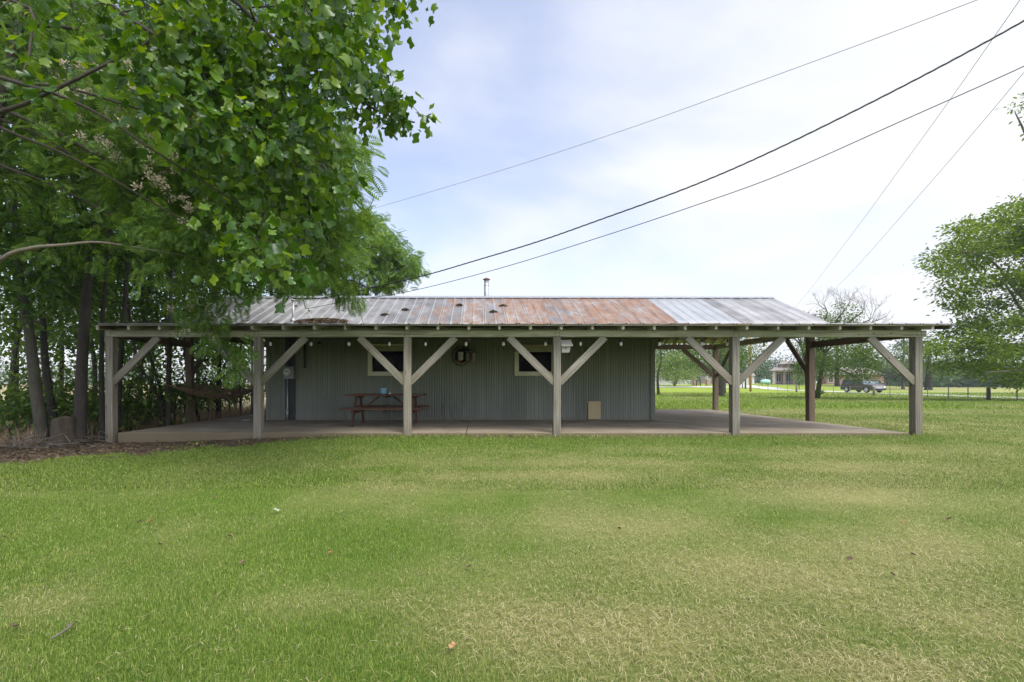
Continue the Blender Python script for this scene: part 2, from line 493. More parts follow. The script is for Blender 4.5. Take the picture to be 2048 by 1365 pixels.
def m_blade(name):
    t = NT(name); r = t.isl(); dry = t.attr('dry'); p = t.pos()
    n1 = t.noise(t.map(p, (1, 1, 0)), 0.9, 5, 0.65)
    g = t.ramp(t.math('ADD', t.math('MULTIPLY', r, 0.75), t.math('MULTIPLY', n1, 0.3)), [(0.1, (0.055, 0.115, 0.015)), (0.5, (0.17, 0.26, 0.04)), (0.95, (0.36, 0.41, 0.09))])
    d = t.ramp(r, [(0.0, (0.22, 0.21, 0.06)), (0.5, (0.39, 0.35, 0.145)), (1.0, (0.60, 0.52, 0.31))])
    c = t.mix(dry, g, d)
    b = t.n('ShaderNodeBsdfPrincipled', {'Base Color': c, 'Roughness': 0.55, 'Specular IOR Level': 0.3})
    tr = t.n('ShaderNodeBsdfTranslucent', {'Color': c})
    mx = t.n('ShaderNodeMixShader', {0: 0.35, 1: b.outputs[0], 2: tr.outputs[0]})
    t.t.links.new(mx.outputs[0], t.out.inputs[0])
    return t.m


M['blade'] = m_blade('grass blade')

# ------------------------------------------------------------------ ground, slab, road
def zones(x, y):
    """dry, dirt, tanfield, meadow weights at ground points"""
    x = np.asarray(x, float); y = np.asarray(y, float)
    n = fbm(x * 0.9 + 40, y * 0.9 + 11, 4) - 0.5
    nf = fbm(x * 3.1 + 4, y * 3.1 + 71, 3) - 0.5
    d = (-0.8) * (x + 5.75) + 0.6 * (y - 6.4) + 0.1
    d = d + n * 3.6 + nf * 1.8
    dirt = sstep(-0.15, 0.7, d)
    # bare strip at the drip line of the slab
    strip = sstep(8.72, 9.12, y + nf * 0.75) * sstep(9.9, 9.4, y) * (x > -8) * sstep(9.3, 8.3, x)
    dirt = np.maximum(dirt, strip * 0.5)
    # leaf-strewn soil under the trees, open field beyond
    away = sstep(-9.0, -10.8, x + n * 3) * sstep(3, 6, y)
    dirt = dirt * (1 - 0.9 * away) * (x < 9.5)
    dirt = dirt * np.where((x > -4.0) & (y > 12), 0, 1)
    tan = away * np.where(y > 3, 1, 0)
    tan = np.maximum(tan, sstep(2, -5, x) * sstep(20, 24, y))
    q = x / np.maximum(y, 1)
    # second, tanner pasture beyond the road
    road = 49 + 0.2 * (y - 41)
    tan = np.maximum(tan, 0.55 * sstep(6, 22, x - road) * (y > 25) * (1 - 0.5 * sstep(0.95, 0.8, q)))
    mead = sstep(18.4, 18.9, y + 0.25 * n) * (x > -2)
    dry = np.zeros_like(x)

    def blob(cx, cy, sx, sy, a, rot=0.0):
        c, s = math.cos(rot), math.sin(rot)
        u = (x - cx) * c + (y - cy) * s; v = -(x - cx) * s + (y - cy) * c
        return a * np.exp(-((u / sx) ** 2 + (v / sy) ** 2))
    for b in [(0.3, 5.3, 1.9, 0.32, 0.75), (-0.7, 4.75, 0.8, 0.28, 0.6), (1.3, 6.1, 2.6, 0.35, 0.55), (1.55, 2.6, 0.85, 0.4, 0.95), (0.75, 2.0, 0.8, 0.26, 0.8),
              (2.6, 3.0, 1.0, 0.5, 0.9), (1.5, 1.72, 0.5, 0.14, 0.8), (-0.9, 2.25, 0.45, 0.2, 0.75), (-2.2, 2.25, 0.3, 0.16, 0.45), (3.6, 4.4, 1.6, 0.6, 0.65), (0.9, 3.5, 1.5, 0.45, 0.5),
              (6.2, 7.2, 2.2, 0.6, 0.5), (-4.5, 4.45, 0.35, 0.22, 0.8), (4.8, 5.8, 2.2, 0.5, 0.55), (9.5, 11.5, 4.5, 1.6, 0.5), (13, 16.8, 8, 1.5, 0.55), (-1.5, 5.9, 1.6, 0.3, 0.3),
              (-2.1, 1.72, 0.22, 0.12, 0.7), (2.0, 2.15, 0.6, 0.2, 0.45)]:
        dry = np.maximum(dry, blob(*b))
    dry = np.clip(0.85 * dry + 0.75 * n + 0.5 * nf + 0.05 + 0.16 * sstep(-2.5, 1.5, x), 0, 1)
    # uncut lush band under the drip line and on the left
    dry = dry * (1 - 0.8 * sstep(7.4, 8.0, y) * sstep(9.2, 8.8, y) * sstep(7, 5, x)) * (0.55 + 0.45 * sstep(-4, -1, x))
    return dry, dirt, tan, mead


def axis_lines(a, b, step, far0, far1, ratio=1.16):
    core = list(np.arange(a, b + 1e-6, step)); s = step; v = b
    while v < far1: s *= ratio; v += s; core.append(v)
    s = step; v = a; left = []
    while v > far0: s *= ratio; v -= s; left.append(v)
    return np.array(left[::-1] + core)


gx = axis_lines(-13, 14, 0.12, -500, 500, 1.10); gy = axis_lines(-1.0, 20, 0.12, -120, 520, 1.10)
XX, YY = np.meshgrid(gx, gy)
ZZ = gz(XX, YY)
# the ground dips under the slab
nx, ny = len(gx), len(gy)
idx = np.arange(nx * ny).reshape(ny, nx)
faces = np.stack([idx[:-1, :-1], idx[:-1, 1:], idx[1:, 1:], idx[1:, :-1]], -1).reshape(-1, 4)
me = mesh_np('ground', np.stack([XX, YY, ZZ], -1).reshape(-1, 3), [faces], True)
for nm, w in zip(('dry', 'dirt', 'tanfield', 'meadow'), zones(XX.ravel(), YY.ravel())):
    a = me.attributes.new(nm, 'FLOAT', 'POINT'); a.data.foreach_set('value', np.asarray(w, np.float32))
ground = link('ground', me, M['ground']); ground['kind'] = 'structure'

mb = MB()
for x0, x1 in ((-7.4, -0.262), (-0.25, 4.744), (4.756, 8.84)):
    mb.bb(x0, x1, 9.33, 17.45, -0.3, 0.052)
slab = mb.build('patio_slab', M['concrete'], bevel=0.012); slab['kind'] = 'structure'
mb = MB().bb(-7.3, 8.7, 9.45, 17.3, -0.3, 0.035)
sj = mb.build('slab_base', M['darkstrip']); sj['kind'] = 'structure'

# gravel road beyond the fence
vs = []; fs = []
ys = np.concatenate([np.arange(-40, 90, 3.0), np.arange(90, 300, 8.0)])
for i, y in enumerate(ys):
    xc = 49 + 0.2 * (y - 41) + 0.4 * math.sin(y * 0.05)
    for k in (-2.0, 2.0):
        vs.append((xc + k, y, gzf(xc + k, y) + 0.05))
    if i: fs.append((2 * i - 2, 2 * i - 1, 2 * i + 1, 2 * i))
road = MB().add(vs, fs).build('gravel_road', simple('pale gravel', (0.50, 0.48, 0.44), 0.95, 0, 0.15, 2)); road['kind'] = 'structure'
# pale drive leading to the far houses
vs = []; fs = []
for i, x in enumerate(np.arange(30, 66, 3.0)):
    yc = 100 - 0.12 * (x - 34)
    for k in (-2.5, 2.5): vs.append((x, yc + k, gzf(x, yc + k) + 0.07))
    if i: fs.append((2 * i - 2, 2 * i, 2 * i + 1, 2 * i - 1))
drv = MB().add(vs, fs).build('driveway', simple('pale concrete drive', (0.5, 0.48, 0.45), 0.95, 0, 0.1, 2)); drv['kind'] = 'structure'

# ------------------------------------------------------------------ the barn
M['gap_shade'] = wood('porch gap shade brown', (0.055, 0.042, 0.032), (0.025, 0.018, 0.014), (0.02, 0.015, 0.012))
M['post2'] = wood('weathered rafter timber', (0.55, 0.51, 0.43), (0.30, 0.27, 0.22), (0.25, 0.21, 0.15), 0.2, 0.4)
barn = thing('pole_barn', 'long grey corrugated metal barn with a rusty metal roof and timber post porch', 'barn', (0.0, 13.0, 0.05))
FY = 9.375
POSTX = [-7.56, -4.53, -1.46, 1.61, 5.27, 9.01]
for i, x in enumerate(POSTX):
    timber('post', (x, FY, gzf(x, FY) - 0.1), (x, FY, 2.02), 0.15, 0.15, M['post'], barn, (0, 1, 0), seed=i)
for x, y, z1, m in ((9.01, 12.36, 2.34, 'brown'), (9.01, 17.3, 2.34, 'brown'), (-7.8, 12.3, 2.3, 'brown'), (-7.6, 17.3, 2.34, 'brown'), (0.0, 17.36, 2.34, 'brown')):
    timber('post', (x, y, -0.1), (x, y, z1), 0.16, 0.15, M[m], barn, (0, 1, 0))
MB().tube([(-7.42, 14.9, 0.0), (-7.42, 14.9, 2.9)], 0.035, 10).build('pole', M['galv'], barn)
# front beam: two planks, the upper one set back
fbeam = timber('front_beam', (-7.63, 9.335, 2.085), (9.16, 9.335, 2.085), 0.075, 0.13, M['beam'], barn, seed=3)
timber('front_beam', (-7.60, 9.40, 2.115), (9.13, 9.40, 2.115), 0.05, 0.19, M['beam'], barn, seed=9)
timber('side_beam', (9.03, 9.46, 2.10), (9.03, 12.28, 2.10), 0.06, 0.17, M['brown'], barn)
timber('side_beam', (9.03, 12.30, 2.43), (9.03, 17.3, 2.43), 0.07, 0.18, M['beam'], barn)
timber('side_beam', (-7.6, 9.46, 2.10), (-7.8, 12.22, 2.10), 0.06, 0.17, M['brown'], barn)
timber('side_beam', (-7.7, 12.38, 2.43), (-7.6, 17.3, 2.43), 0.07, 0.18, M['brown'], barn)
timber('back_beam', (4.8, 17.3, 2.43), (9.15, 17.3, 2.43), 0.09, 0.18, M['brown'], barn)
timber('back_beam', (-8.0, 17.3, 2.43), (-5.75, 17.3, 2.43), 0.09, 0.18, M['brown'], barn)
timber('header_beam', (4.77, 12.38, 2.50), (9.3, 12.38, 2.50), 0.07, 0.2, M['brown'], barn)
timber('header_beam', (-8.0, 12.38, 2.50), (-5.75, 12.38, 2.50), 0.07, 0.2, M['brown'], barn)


def brace(p0, p1, m, w=0.05, h=0.145, plane='front'):
    timber('brace', p0, p1, h, w, M[m], barn, (0, 1, 0) if plane == 'front' else (1, 0, 0))


for i, x in enumerate(POSTX):
    for s in (-1, 1):
        if (i == 0 and s < 0) or (i == 5 and s > 0): continue
        brace((x + s * 0.045, 9.345, 1.075), (x + s * 0.985, 9.345, 2.015), 'post')
brace((9.01, 12.42, 1.33), (9.01, 13.30, 2.33), 'brown', plane='side')
brace((8.95, 17.28, 1.33), (7.75, 17.28, 2.36), 'brown')
brace((9.03, 17.2, 1.33), (9.03, 16.2, 2.34), 'brown', plane='side')
brace((-7.78, 12.36, 1.33), (-7.72, 13.35, 2.33), 'brown', plane='side')


def add_detail(o, mb, mat):
    # small surface detail becomes part of an existing mesh, with its own material slot
    inv = o.matrix_basis.copy(); inv.translation = PLOC[o]
    inv = inv.inverted()
    me = o.data; n = len(me.vertices); k = len(me.polygons)
    vs = [tuple(v.co) for v in me.vertices] + [tuple(inv @ Vector(v)) for v in mb.v]
    fs = [tuple(p.vertices) for p in me.polygons] + [tuple(n + a for a in f) for f in mb.f]
    new = bpy.data.meshes.new(me.name); new.from_pydata(vs, [], fs)
    for m_ in me.materials: new.materials.append(m_)
    new.materials.append(mat)
    for q in range(k, len(new.polygons)): new.polygons[q].material_index = 1
    new.update(); o.data = new


nb = MB()
for i, x in enumerate(POSTX):
    for dx in (-0.045, 0.045):
        for dz in (0.0, 0.035, 0.07): nb.lathe([(0.0, 0), (0.010, 0.001), (0.010, 0.004), (0, 0.005)], (x + dx + random.uniform(-.008, .008), 9.297, 2.04 + dz), 6, Matrix.Rotation(math.pi / 2, 4, 'X'))
add_detail(fbeam, nb, M['black'])
# rafters of the lean-to porch
for k in range(-15, 13):
    x = (1122 + 61.5 * k - 957) * 0.00995
    timber('rafter', (x, 8.992, 2.172), (x, 12.36, 2.505), 0.05, 0.085, M['post2'], barn, seed=k, bevel=0.003)


def corr_sheet(x0, x1, rows, pitch, amp, per=8):
    n = int((x1 - x0) / pitch * per)
    xs = np.linspace(x0, x1, n + 1)
    return xs, amp * np.cos(2 * math.pi * (xs - x0) / pitch)


def crimp(x):
    """5-V crimp: a rib each 0.305 m, doubled every second one"""
    u = (x + 0.45) / 0.305
    k = np.round(u); d = np.abs(u - k) * 0.305
    h = np.clip(1 - d / 0.02, 0, 1) * 0.026
    dd = np.where(k % 2 == 0, np.clip(1 - np.abs(d - 0.03) / 0.016, 0, 1) * 0.024, h)
    return dd


def roof_plane(name, x0, x1, pts, mat, jitter=0.0, ribs=True):
    ks = np.arange(math.floor((x0 + 0.45) / 0.305), math.ceil((x1 + 0.45) / 0.305) + 1)
    off = np.array([-0.06, -0.045, -0.03, -0.016, 0.0, 0.016, 0.03, 0.045, 0.06, 0.15])
    xs = np.unique(np.round(np.clip((ks[:, None] * 0.305 - 0.45 + off[None, :]).ravel(), x0, x1), 4))
    rz = crimp(xs) if ribs else np.zeros_like(xs)
    pts = np.array(pts); V = []
    d = pts[-1] - pts[0]; nrm = np.array([-d[1], d[0]]); nrm = nrm / np.linalg.norm(nrm)
    if nrm[1] < 0: nrm = -nrm
    for j, (y, z) in enumerate(pts):
        wob = 0.008 * (vnoise(xs * 2.3, j * 7.1 + 3) - 0.5) + jitter * (vnoise(xs * 1.7 + 9, j * 3.3) - 0.5)
        V.append(np.stack([xs, y + nrm[0] * rz + wob * 0, z + nrm[1] * rz + wob], -1))
    V = np.array(V); nr, nc = V.shape[:2]
    ix = np.arange(nr * nc).reshape(nr, nc)
    f = np.stack([ix[:-1, :-1], ix[:-1, 1:], ix[1:, 1:], ix[1:, :-1]], -1).reshape(-1, 4)
    me = mesh_np(name, V.reshape(-1, 3) - np.array(PLOC[barn]), [f])
    at = me.attributes.new('rib', 'FLOAT', 'POINT'); at.data.foreach_set('value', np.tile(np.clip(rz / 0.024, 0, 1), nr).astype(np.float32))
    o = link(name, me, mat, barn)
    s = o.modifiers.new('thick', 'SOLIDIFY'); s.thickness = 0.004; s.offset = -1
    return o


ln = lambda a, b, n: [np.array(a) + (np.array(b) - np.array(a)) * t for t in np.linspace(0, 1, n)]
roof_plane('main_roof', -8.1, 9.49, ln((12.03, 2.575), (14.75, 3.846), 6), M['roof'])
roof_plane('main_roof', -8.1, 9.49, ln((17.47, 2.575), (14.75, 3.846), 4), M['roof'])
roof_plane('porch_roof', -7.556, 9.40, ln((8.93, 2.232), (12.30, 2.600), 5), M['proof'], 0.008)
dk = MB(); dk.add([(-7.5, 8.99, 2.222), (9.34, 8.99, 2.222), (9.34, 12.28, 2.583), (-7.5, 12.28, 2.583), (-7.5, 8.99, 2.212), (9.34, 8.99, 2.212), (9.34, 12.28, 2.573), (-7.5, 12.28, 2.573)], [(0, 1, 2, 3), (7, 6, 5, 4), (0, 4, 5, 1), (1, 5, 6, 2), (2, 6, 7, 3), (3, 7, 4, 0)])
dk.build('gap_shade_sheet', M['gap_shade'], barn)  # near-black sheet added under porch roof, standing in for shade in the gap
mb = MB()
mb.add([(-8.13, 14.58, 3.800), (9.51, 14.58, 3.800), (9.51, 14.75, 3.892), (-8.13, 14.75, 3.892), (9.51, 14.92, 3.800), (-8.13, 14.92, 3.800)], [(0, 1, 2, 3), (3, 2, 4, 5)])
rc = mb.build('ridge_cap', M['galv'], barn); s = rc.modifiers.new('t', 'SOLIDIFY'); s.thickness = 0.006
# barge boards and fascia
timber('barge_board', (9.33, 9.0, 2.185), (9.33, 12.3, 2.50), 0.03, 0.09, M['brown'], barn)
timber('barge_board', (-7.50, 9.0, 2.185), (-7.50, 12.3, 2.50), 0.03, 0.09, M['brown'], barn)
# eave battens under the sheet edge, purlins and rafters of the main roof
timber('batten', (-7.5, 8.965, 2.214), (9.36, 8.965, 2.214), 0.045, 0.018, M['beam'], barn, warp=0.002)
for k in range(13):
    for sgn in (0, 1):
        x = 4.95 + k * 0.36
        if sgn: timber('main_rafter', (x, 17.4, 2.545), (x, 14.80, 3.76), 0.04, 0.09, M['newwood'], barn, bevel=0)
for k in range(7):
    x = 4.95 + k * 0.61
    timber('main_rafter', (x, 12.45, 2.70), (x, 14.72, 3.76), 0.04, 0.09, M['newwood'], barn, bevel=0)

# walls: corrugated sheets
xs = np.arange(-5.73, 4.7501, 0.068 / 8)
yy = 12.45 + 0.0052 * np.cos(2 * math.pi * xs / 0.068) * (0.7 + 0.6 * vnoise(xs * 0.8, 0 * xs)) + 0.012 * (fbm(xs * 0.5 + 3, 0 * xs, 3) - .5) - 0.006 * (np.mod(xs + 5.73, 0.66) < 0.05)


def wall_sheet(name, cols, z0, ztop):
    """cols: list of (x,y) along the sheet"""
    c = np.array(cols); n = len(c)
    V = np.concatenate([np.column_stack([c, np.full(n, z0)]), np.column_stack([c, ztop])])
    i = np.arange(n - 1)
    f = np.stack([i, i + 1, n + i + 1, n + i], -1)
    return link(name, mesh_np(name, V - np.array(PLOC[barn]), [f], True), M['wall'], barn)


WIN = [(-3.02, -1.83, 1.265, 2.11), (0.985, 2.11, 1.265, 2.09)]
# front wall is one sheet with two window openings cut through it
V = []; F = []
zs_all = [0.055, 1.33, 2.00, 2.72]
cols = len(xs); zrow = [0.055, 1.345, 1.985, 2.66]
for z in zrow: V.append(np.column_stack([xs, yy, np.full(cols, z)]))
V = np.concatenate(V)
for r in range(3):
    for i in range(cols - 1):
        xm = (xs[i] + xs[i + 1]) / 2
        if r == 1 and any(a + 0.08 < xm < b - 0.08 for a, b, _, _ in WIN): continue
        F.append((r * cols + i, r * cols + i + 1, (r + 1) * cols + i + 1, (r + 1) * cols + i))
link('front_wall', mesh_np('front_wall', V - np.array(PLOC[barn]), [np.array(F)], True), M['wall'], barn)
for nm, x in (('end_wall', -5.73), ('end_wall', 4.75)):
    ys_ = np.arange(12.46, 17.2, 0.0095)
    zt = np.where(ys_ < 14.75, 2.55 + (ys_ - 12.05) * 0.467, 2.55 + (17.45 - ys_) * 0.467)
    wall_sheet(nm, np.column_stack([x + 0.008 * np.cos(2 * math.pi * ys_ / 0.076), ys_]), 0.055, zt)
wall_sheet('back_wall', np.column_stack([xs[::2], np.full(len(xs[::2]), 17.19)]), 0.055, np.full(len(xs[::2]), 2.66))
MB().bb(-5.6, 4.62, 12.62, 12.66, 0.06, 2.7).build('room_dark_sheet', M['interior'], barn)  # near-black sheet standing in for the unlit room behind the windows
for x in (-5.745, 4.765):
    mb = MB(); mb.bb(x - 0.055, x + 0.055, 12.415, 12.435, 0.055, 2.60); mb.bb(x - 0.012 if x < 0 else x - 0.0, x + 0.0 if x < 0 else x + 0.012, 12.436, 12.56, 0.055, 2.60)
    mb.build('corner_trim', M['wall'], barn)
g = MB(); g.prism([(4.76, 1.93), (5.13, 2.32), (5.13, 2.6), (4.76, 2.6)], lambda a, b: Vector((a, 12.43, b)), lambda a, b: Vector((a, 12.46, b)))
g.build('corner_gusset', M['wall'], barn)
for a, b, z0, z1 in WIN:
    fr = MB(); w = 0.115
    fr.bb(a, a + w, 12.395, 12.5, z0 + w + 0.001, z1 - 0.17); fr.bb(b - w, b, 12.395, 12.5, z0 + w + 0.001, z1 - 0.17)
    fr.bb(a, b, 12.39, 12.5, z0, z0 + w)
    fo = fr.build('window_frame', M['cream'], barn, bevel=0.004)
    MB().bb(a + 0.01, b - 0.01, 12.40, 12.5, z1 - 0.168, z1 - 0.02).build('header', M['creamdark'], fo)
    MB().bb(a + 0.02, b - 0.02, 12.37, 12.42, z1 - 0.018, z1 + 0.022).build('drip_cap', M['cream'] if a < 0 else M['newwood'], fo)
    MB().bb(a + w - 0.01, b - w + 0.01, 12.53, 12.545, z0 + w - 0.01, z1 - 0.15).build('pane', M['pane'], fo)
mb = MB().bb((1176 - 957) * 12.43 / 910, (1201 - 957) * 12.43 / 910, 12.405, 12.43, 0.085, 0.57)
mb.build('access_panel', M['tan'], barn, bevel=0.004)
# stove pipe
spx = (973 - 957) * 15.3 / 910
sp = MB().tube([(spx, 15.3, 3.3), (spx, 15.3, 4.54)], 0.083, 16).lathe([(0.083, 0), (0.088, 0.004), (0.088, 0.02), (0.083, 0.024)], (spx, 15.3, 4.32), 16).build('stovepipe', M['galv'], barn)
MB().lathe([(0.10, 0), (0.125, 0.01), (0.118, 0.025), (0.02, 0.075), (0.0, 0.078)], (spx, 15.3, 4.53), 16).build('rain_cap', M['rust'], sp)
# dirt blister near the soffit: small hooks under the eave stay part of the barn

# ------------------------------------------------------------------ things on and about the barn
em = thing('electric_meter', 'grey electric meter box with round glass dial on the barn wall', 'electric meter', (-5.13, 12.40, 0.06))
MB().bb(-5.27, -4.99, 12.28, 12.41, 1.18, 1.51).build('meter_box', M['meter'], em, bevel=0.012)
mc = Matrix.Rotation(math.pi / 2, 4, 'X')
d = MB().lathe([(0.105, 0.0), (0.105, 0.03), (0.092, 0.06), (0.0, 0.075)], (-5.155, 12.28, 1.365), 24, mc).build('dial', simple('pale meter glass', (0.55, 0.56, 0.52), 0.25, 0, 0.06), em)
MB().bb(-5.21, -5.10, 12.2, 12.215, 1.375, 1.39).build('register', M['darkstrip'], d)
MB().bb(-5.275, -5.0, 12.415, 12.437, 0.06, 1.178).bb(-5.275, -5.0, 12.415, 12.437, 1.512, 2.5).build('backing_board', M['darkstrip'], em)
MB().tube([(-5.19, 12.36, 1.2), (-5.19, 12.36, 0.4), (-5.19, 12.36, 0.06)], [0.018, 0.018, 0.018], 8).tube([(-5.19, 12.35, 0.14), (-5.19, 12.35, 0.36)], 0.035, 10).build('conduit', M['galv'], em)
MB().tube([(-5.12, 12.33, 1.5), (-5.12, 12.33, 2.60)], 0.03, 10).build('riser', M['darkstrip'], em)
mast = MB().tube([(-5.06, 12.42, 2.52), (-5.06, 12.42, 3.33)], 0.035, 12).lathe([(0.075, 0), (0.07, 0.02), (0.04, 0.1)], (-5.06, 12.42, 2.755), 12).lathe([(0.05, 0), (0.055, 0.03), (0.02, 0.07)], (-5.06, 12.42, 3.31), 12).build('service_mast', M['galv'], em)
MB().lathe([(0.018, 0), (0.035, 0.015), (0.018, 0.03), (0.035, 0.045), (0.015, 0.06)], (-5.0, 12.40, 3.17), 10, Matrix.Rotation(math.pi / 2, 4, 'Y')).build('insulator', M['rust'], mast)
rod = MB().tube([(-4.63, 12.45, 2.70), (-4.63, 12.45, 3.06)], 0.014, 8).lathe([(0.0, 0), (0.045, 0.0), (0.03, 0.05), (0.0, 0.07)], (-4.63, 12.45, 3.04), 10).build('bracket_rod', M['galv'], loc=(-4.63, 12.45, 2.7))
tag(rod, 'thin metal rod with a rusty knob standing on the roof edge beside the service mast', 'rod')
dp = MB().tube([(-4.73, 12.39, 1.475), (-4.73, 12.39, 2.16)], 0.028, 10).build('wall_pipe', M['darkstrip'], loc=(-4.73, 12.39, 1.5))
tag(dp, 'short dark vertical pipe fixed high on the wall right of the meter', 'pipe')

# picnic table
pt = thing('picnic_table', 'red brown wooden picnic table with attached benches against the barn wall', 'picnic table', (-2.24, 11.1, 0.052))
for k in range(5):
    y = 10.73 + 0.0745 + k * 0.152
    timber('tabletop', (-3.16, y, 0.785), (-1.31, y, 0.785), 0.144, 0.04, M['table'], pt, seed=k + 40)
for ys_ in ((10.36, 10.505), (11.55, 11.695)):
    for k, y in enumerate(ys_):
        timber('bench_seat', (-3.18 if y < 11 else -3.14, y + 0.07, 0.475), (-1.29, y + 0.07, 0.475), 0.138, 0.042, M['table'], pt, seed=int(y * 50))
for x in (-2.93, -1.57):
    sx = 0.0225
    timber('leg', (x, 10.52, 0.055), (x, 10.92, 0.763), 0.09, 0.042, M['table'], pt, (1, 0, 0))
    timber('leg', (x, 11.60, 0.055), (x, 11.28, 0.763), 0.09, 0.042, M['table'], pt, (1, 0, 0))
    timber('bench_support', (x + 0.046, 10.37, 0.408), (x + 0.046, 11.83, 0.408), 0.042, 0.09, M['table'], pt)
    timber('cleat', (x + 0.046, 10.76, 0.742), (x + 0.046, 11.46, 0.742), 0.042, 0.044, M['table'], pt)
    dx = 0.52 if x < -2 else -0.52
    timber('brace', (x + 0.1 * (1 if dx > 0 else -1), 11.1, 0.43), (x + dx, 11.1, 0.76), 0.06, 0.04, M['table'], pt)
timber('cleat', (-2.24, 10.76, 0.742), (-2.24, 11.46, 0.742), 0.07, 0.042, M['table'], pt)
timber('cleat', (-2.2, 10.38, 0.43), (-2.2, 10.62, 0.43), 0.07, 0.042, M['table'], pt)
pot = MB().lathe([(0.055, 0), (0.066, 0.01), (0.078, 0.07), (0.074, 0.10), (0.085, 0.115), (0.085, 0.14), (0.078, 0.14), (0.07, 0.11), (0.068, 0.03), (0.0, 0.025)], (P(767, 780, 11.0).x, 11.0, 0.806), 20).build('flower_pot', M['bluepot'], loc=(P(767, 780, 11.0).x, 11.0, 0.806))
tag(pot, 'small pale blue pot standing on the picnic table', 'pot')
cup = MB().lathe([(0.02, 0), (0.025, 0.03), (0.0, 0.035)], (P(780, 787, 10.9).x, 10.9, 0.806), 10).build('bottle_cap', M['white'], loc=(P(780, 787, 10.9).x, 10.9, 0.806))
tag(cup, 'tiny white knob lying on the picnic table beside the blue pot', 'cap')

# birdhouse on the post
bh = thing('birdhouse', 'pale wooden birdhouse with a slanted roof fixed to a porch post', 'birdhouse', (1.80, 9.42, 1.70))
MB().prism([(1.705, 1.70), (1.865, 1.70), (1.895, 1.83), (1.895, 1.845), (1.705, 1.845)], lambda a, b: Vector((a, 9.33, b)), lambda a, b: Vector((a, 9.50, b))).build('nest_box', M['birdhouse'], bh, bevel=0.003)
MB().add([(1.69, 9.27, 1.825), (1.925, 9.27, 1.825), (1.915, 9.46, 1.955), (1.695, 9.46, 1.955), (1.69, 9.27, 1.845), (1.925, 9.27, 1.845), (1.915, 9.46, 1.975), (1.695, 9.46, 1.975)],
         [(0, 3, 2, 1), (4, 5, 6, 7), (0, 1, 5, 4), (1, 2, 6, 5), (2, 3, 7, 6), (3, 0, 4, 7)]).build('roof', M['birdhouse'], bh)
MB().lathe([(0.014, 0), (0.014, 0.02)], (1.79, 9.331, 1.79), 12, mc).build('entrance_hole', M['black'], bh)

# wall decoration: rusty round sign, and a hook rack with three hanging pails
sg = thing('round_sign', 'rusty round metal sign on the barn wall behind the hanging pails', 'sign', (-0.47, 12.4, 1.50))
MB().lathe([(0.255, 0), (0.262, 0.012), (0.255, 0.024), (0.0, 0.026)], (-0.475, 12.425, 1.80), 40, mc).build('disc', simple('dark rusty sheet', (0.035, 0.026, 0.02), 0.75, 0.2, 0.6, 9), sg)
ring = MB().lathe([(0.185, 0.0), (0.235, 0.001), (0.235, 0.007), (0.185, 0.007), (0.185, 0.0)], (-0.475, 12.397, 1.80), 40, mc).build('ring', simple('faded tan ring paint', (0.22, 0.18, 0.11), 0.8, 0, 0.7, 14), sg)
lt = MB()
for k in range(13):
    a = math.radians(200 + k * 12)
    lt.box((-0.475 + 0.21 * math.cos(a), 12.388, 1.80 + 0.21 * math.sin(a)), (0.012, 0.004, 0.034), Matrix.Rotation(-a + math.pi / 2, 3, 'Y'))
add_detail(ring, lt, M['black'])
MB().lathe([(0.0, 0.0), (0.06, 0.001), (0.06, 0.006), (0.0, 0.007)], (-0.53, 12.396, 1.70), 16, mc).build('rust_patch', simple('orange rust', (0.22, 0.085, 0.03), 0.9, 0, 0.4, 12), sg)
rk = MB()
for dy in (12.33,):
    rk.tube([(-0.62, dy, 1.97), (-0.42, dy, 1.985), (-0.2, dy, 1.955), (-0.1, dy, 2.0)], 0.012, 8)
    for x in (-0.56, -0.40, -0.27, -0.12):
        rk.tube([(x, dy, 1.965), (x, dy - 0.02, 2.07), (x + 0.015, dy - 0.03, 2.09)], 0.010, 6)
        rk.tube([(x, dy, 1.97), (x, dy - 0.05, 1.93), (x + 0.02, dy - 0.07, 1.95)], 0.008, 6)
rk.bb(-0.56, -0.28, 12.31, 12.35, 1.925, 1.965); rk.tube([(-0.42, 12.33, 1.97), (-0.42, 12.43, 1.97)], 0.012, 6); rk.tube([(-0.18, 12.33, 1.96), (-0.18, 12.43, 1.96)], 0.012, 6)
rk.tube([(-0.43, 12.33, 1.98), (-0.36, 12.33, 2.03), (-0.30, 12.33, 1.99), (-0.25, 12.33, 2.02), (-0.2, 12.33, 1.97)], 0.009, 6)
ro = rk.build('hook_rack', M['black'], loc=(-0.36, 12.42, 1.95)); tag(ro, 'black wrought iron hook rack fixed on the barn wall above the round sign', 'rack')
for x, zt, r, h, col, lab in ((-0.48, 1.90, 0.078, 0.215, (0.40, 0.40, 0.38), 'largest grey metal pail hanging in front of the round sign'), (-0.295, 1.885, 0.055, 0.20, (0.16, 0.17, 0.13), 'dark olive metal pail hanging in the middle of the hook rack'), (-0.125, 1.875, 0.05, 0.21, (0.30, 0.22, 0.19), 'narrow pinkish metal pail hanging at the right end of the hook rack')):
    pl = thing('hanging_pail', lab, 'pail', (x, 12.28, zt - h), 'pails hanging from the hook rack')
    MB().lathe([(r * 0.92, 0), (r, 0.01), (r, h - 0.015), (r * 1.06, h - 0.012), (r * 1.06, h), (r * 0.9, h), (r * 0.85, 0.02), (0, 0.018)], (x, 12.28, zt - h), 18).build('can', simple('pail metal', col, 0.5, 0.3, 0.2, 20), pl)
    MB().tube([(x - r, 12.28, zt - 0.01), (x - r * 0.7, 12.28, zt + 0.05), (x, 12.29, zt + 0.075), (x + r * 0.7, 12.28, zt + 0.05), (x + r, 12.28, zt - 0.01)], 0.005, 6).build('handle', M['black'], pl)
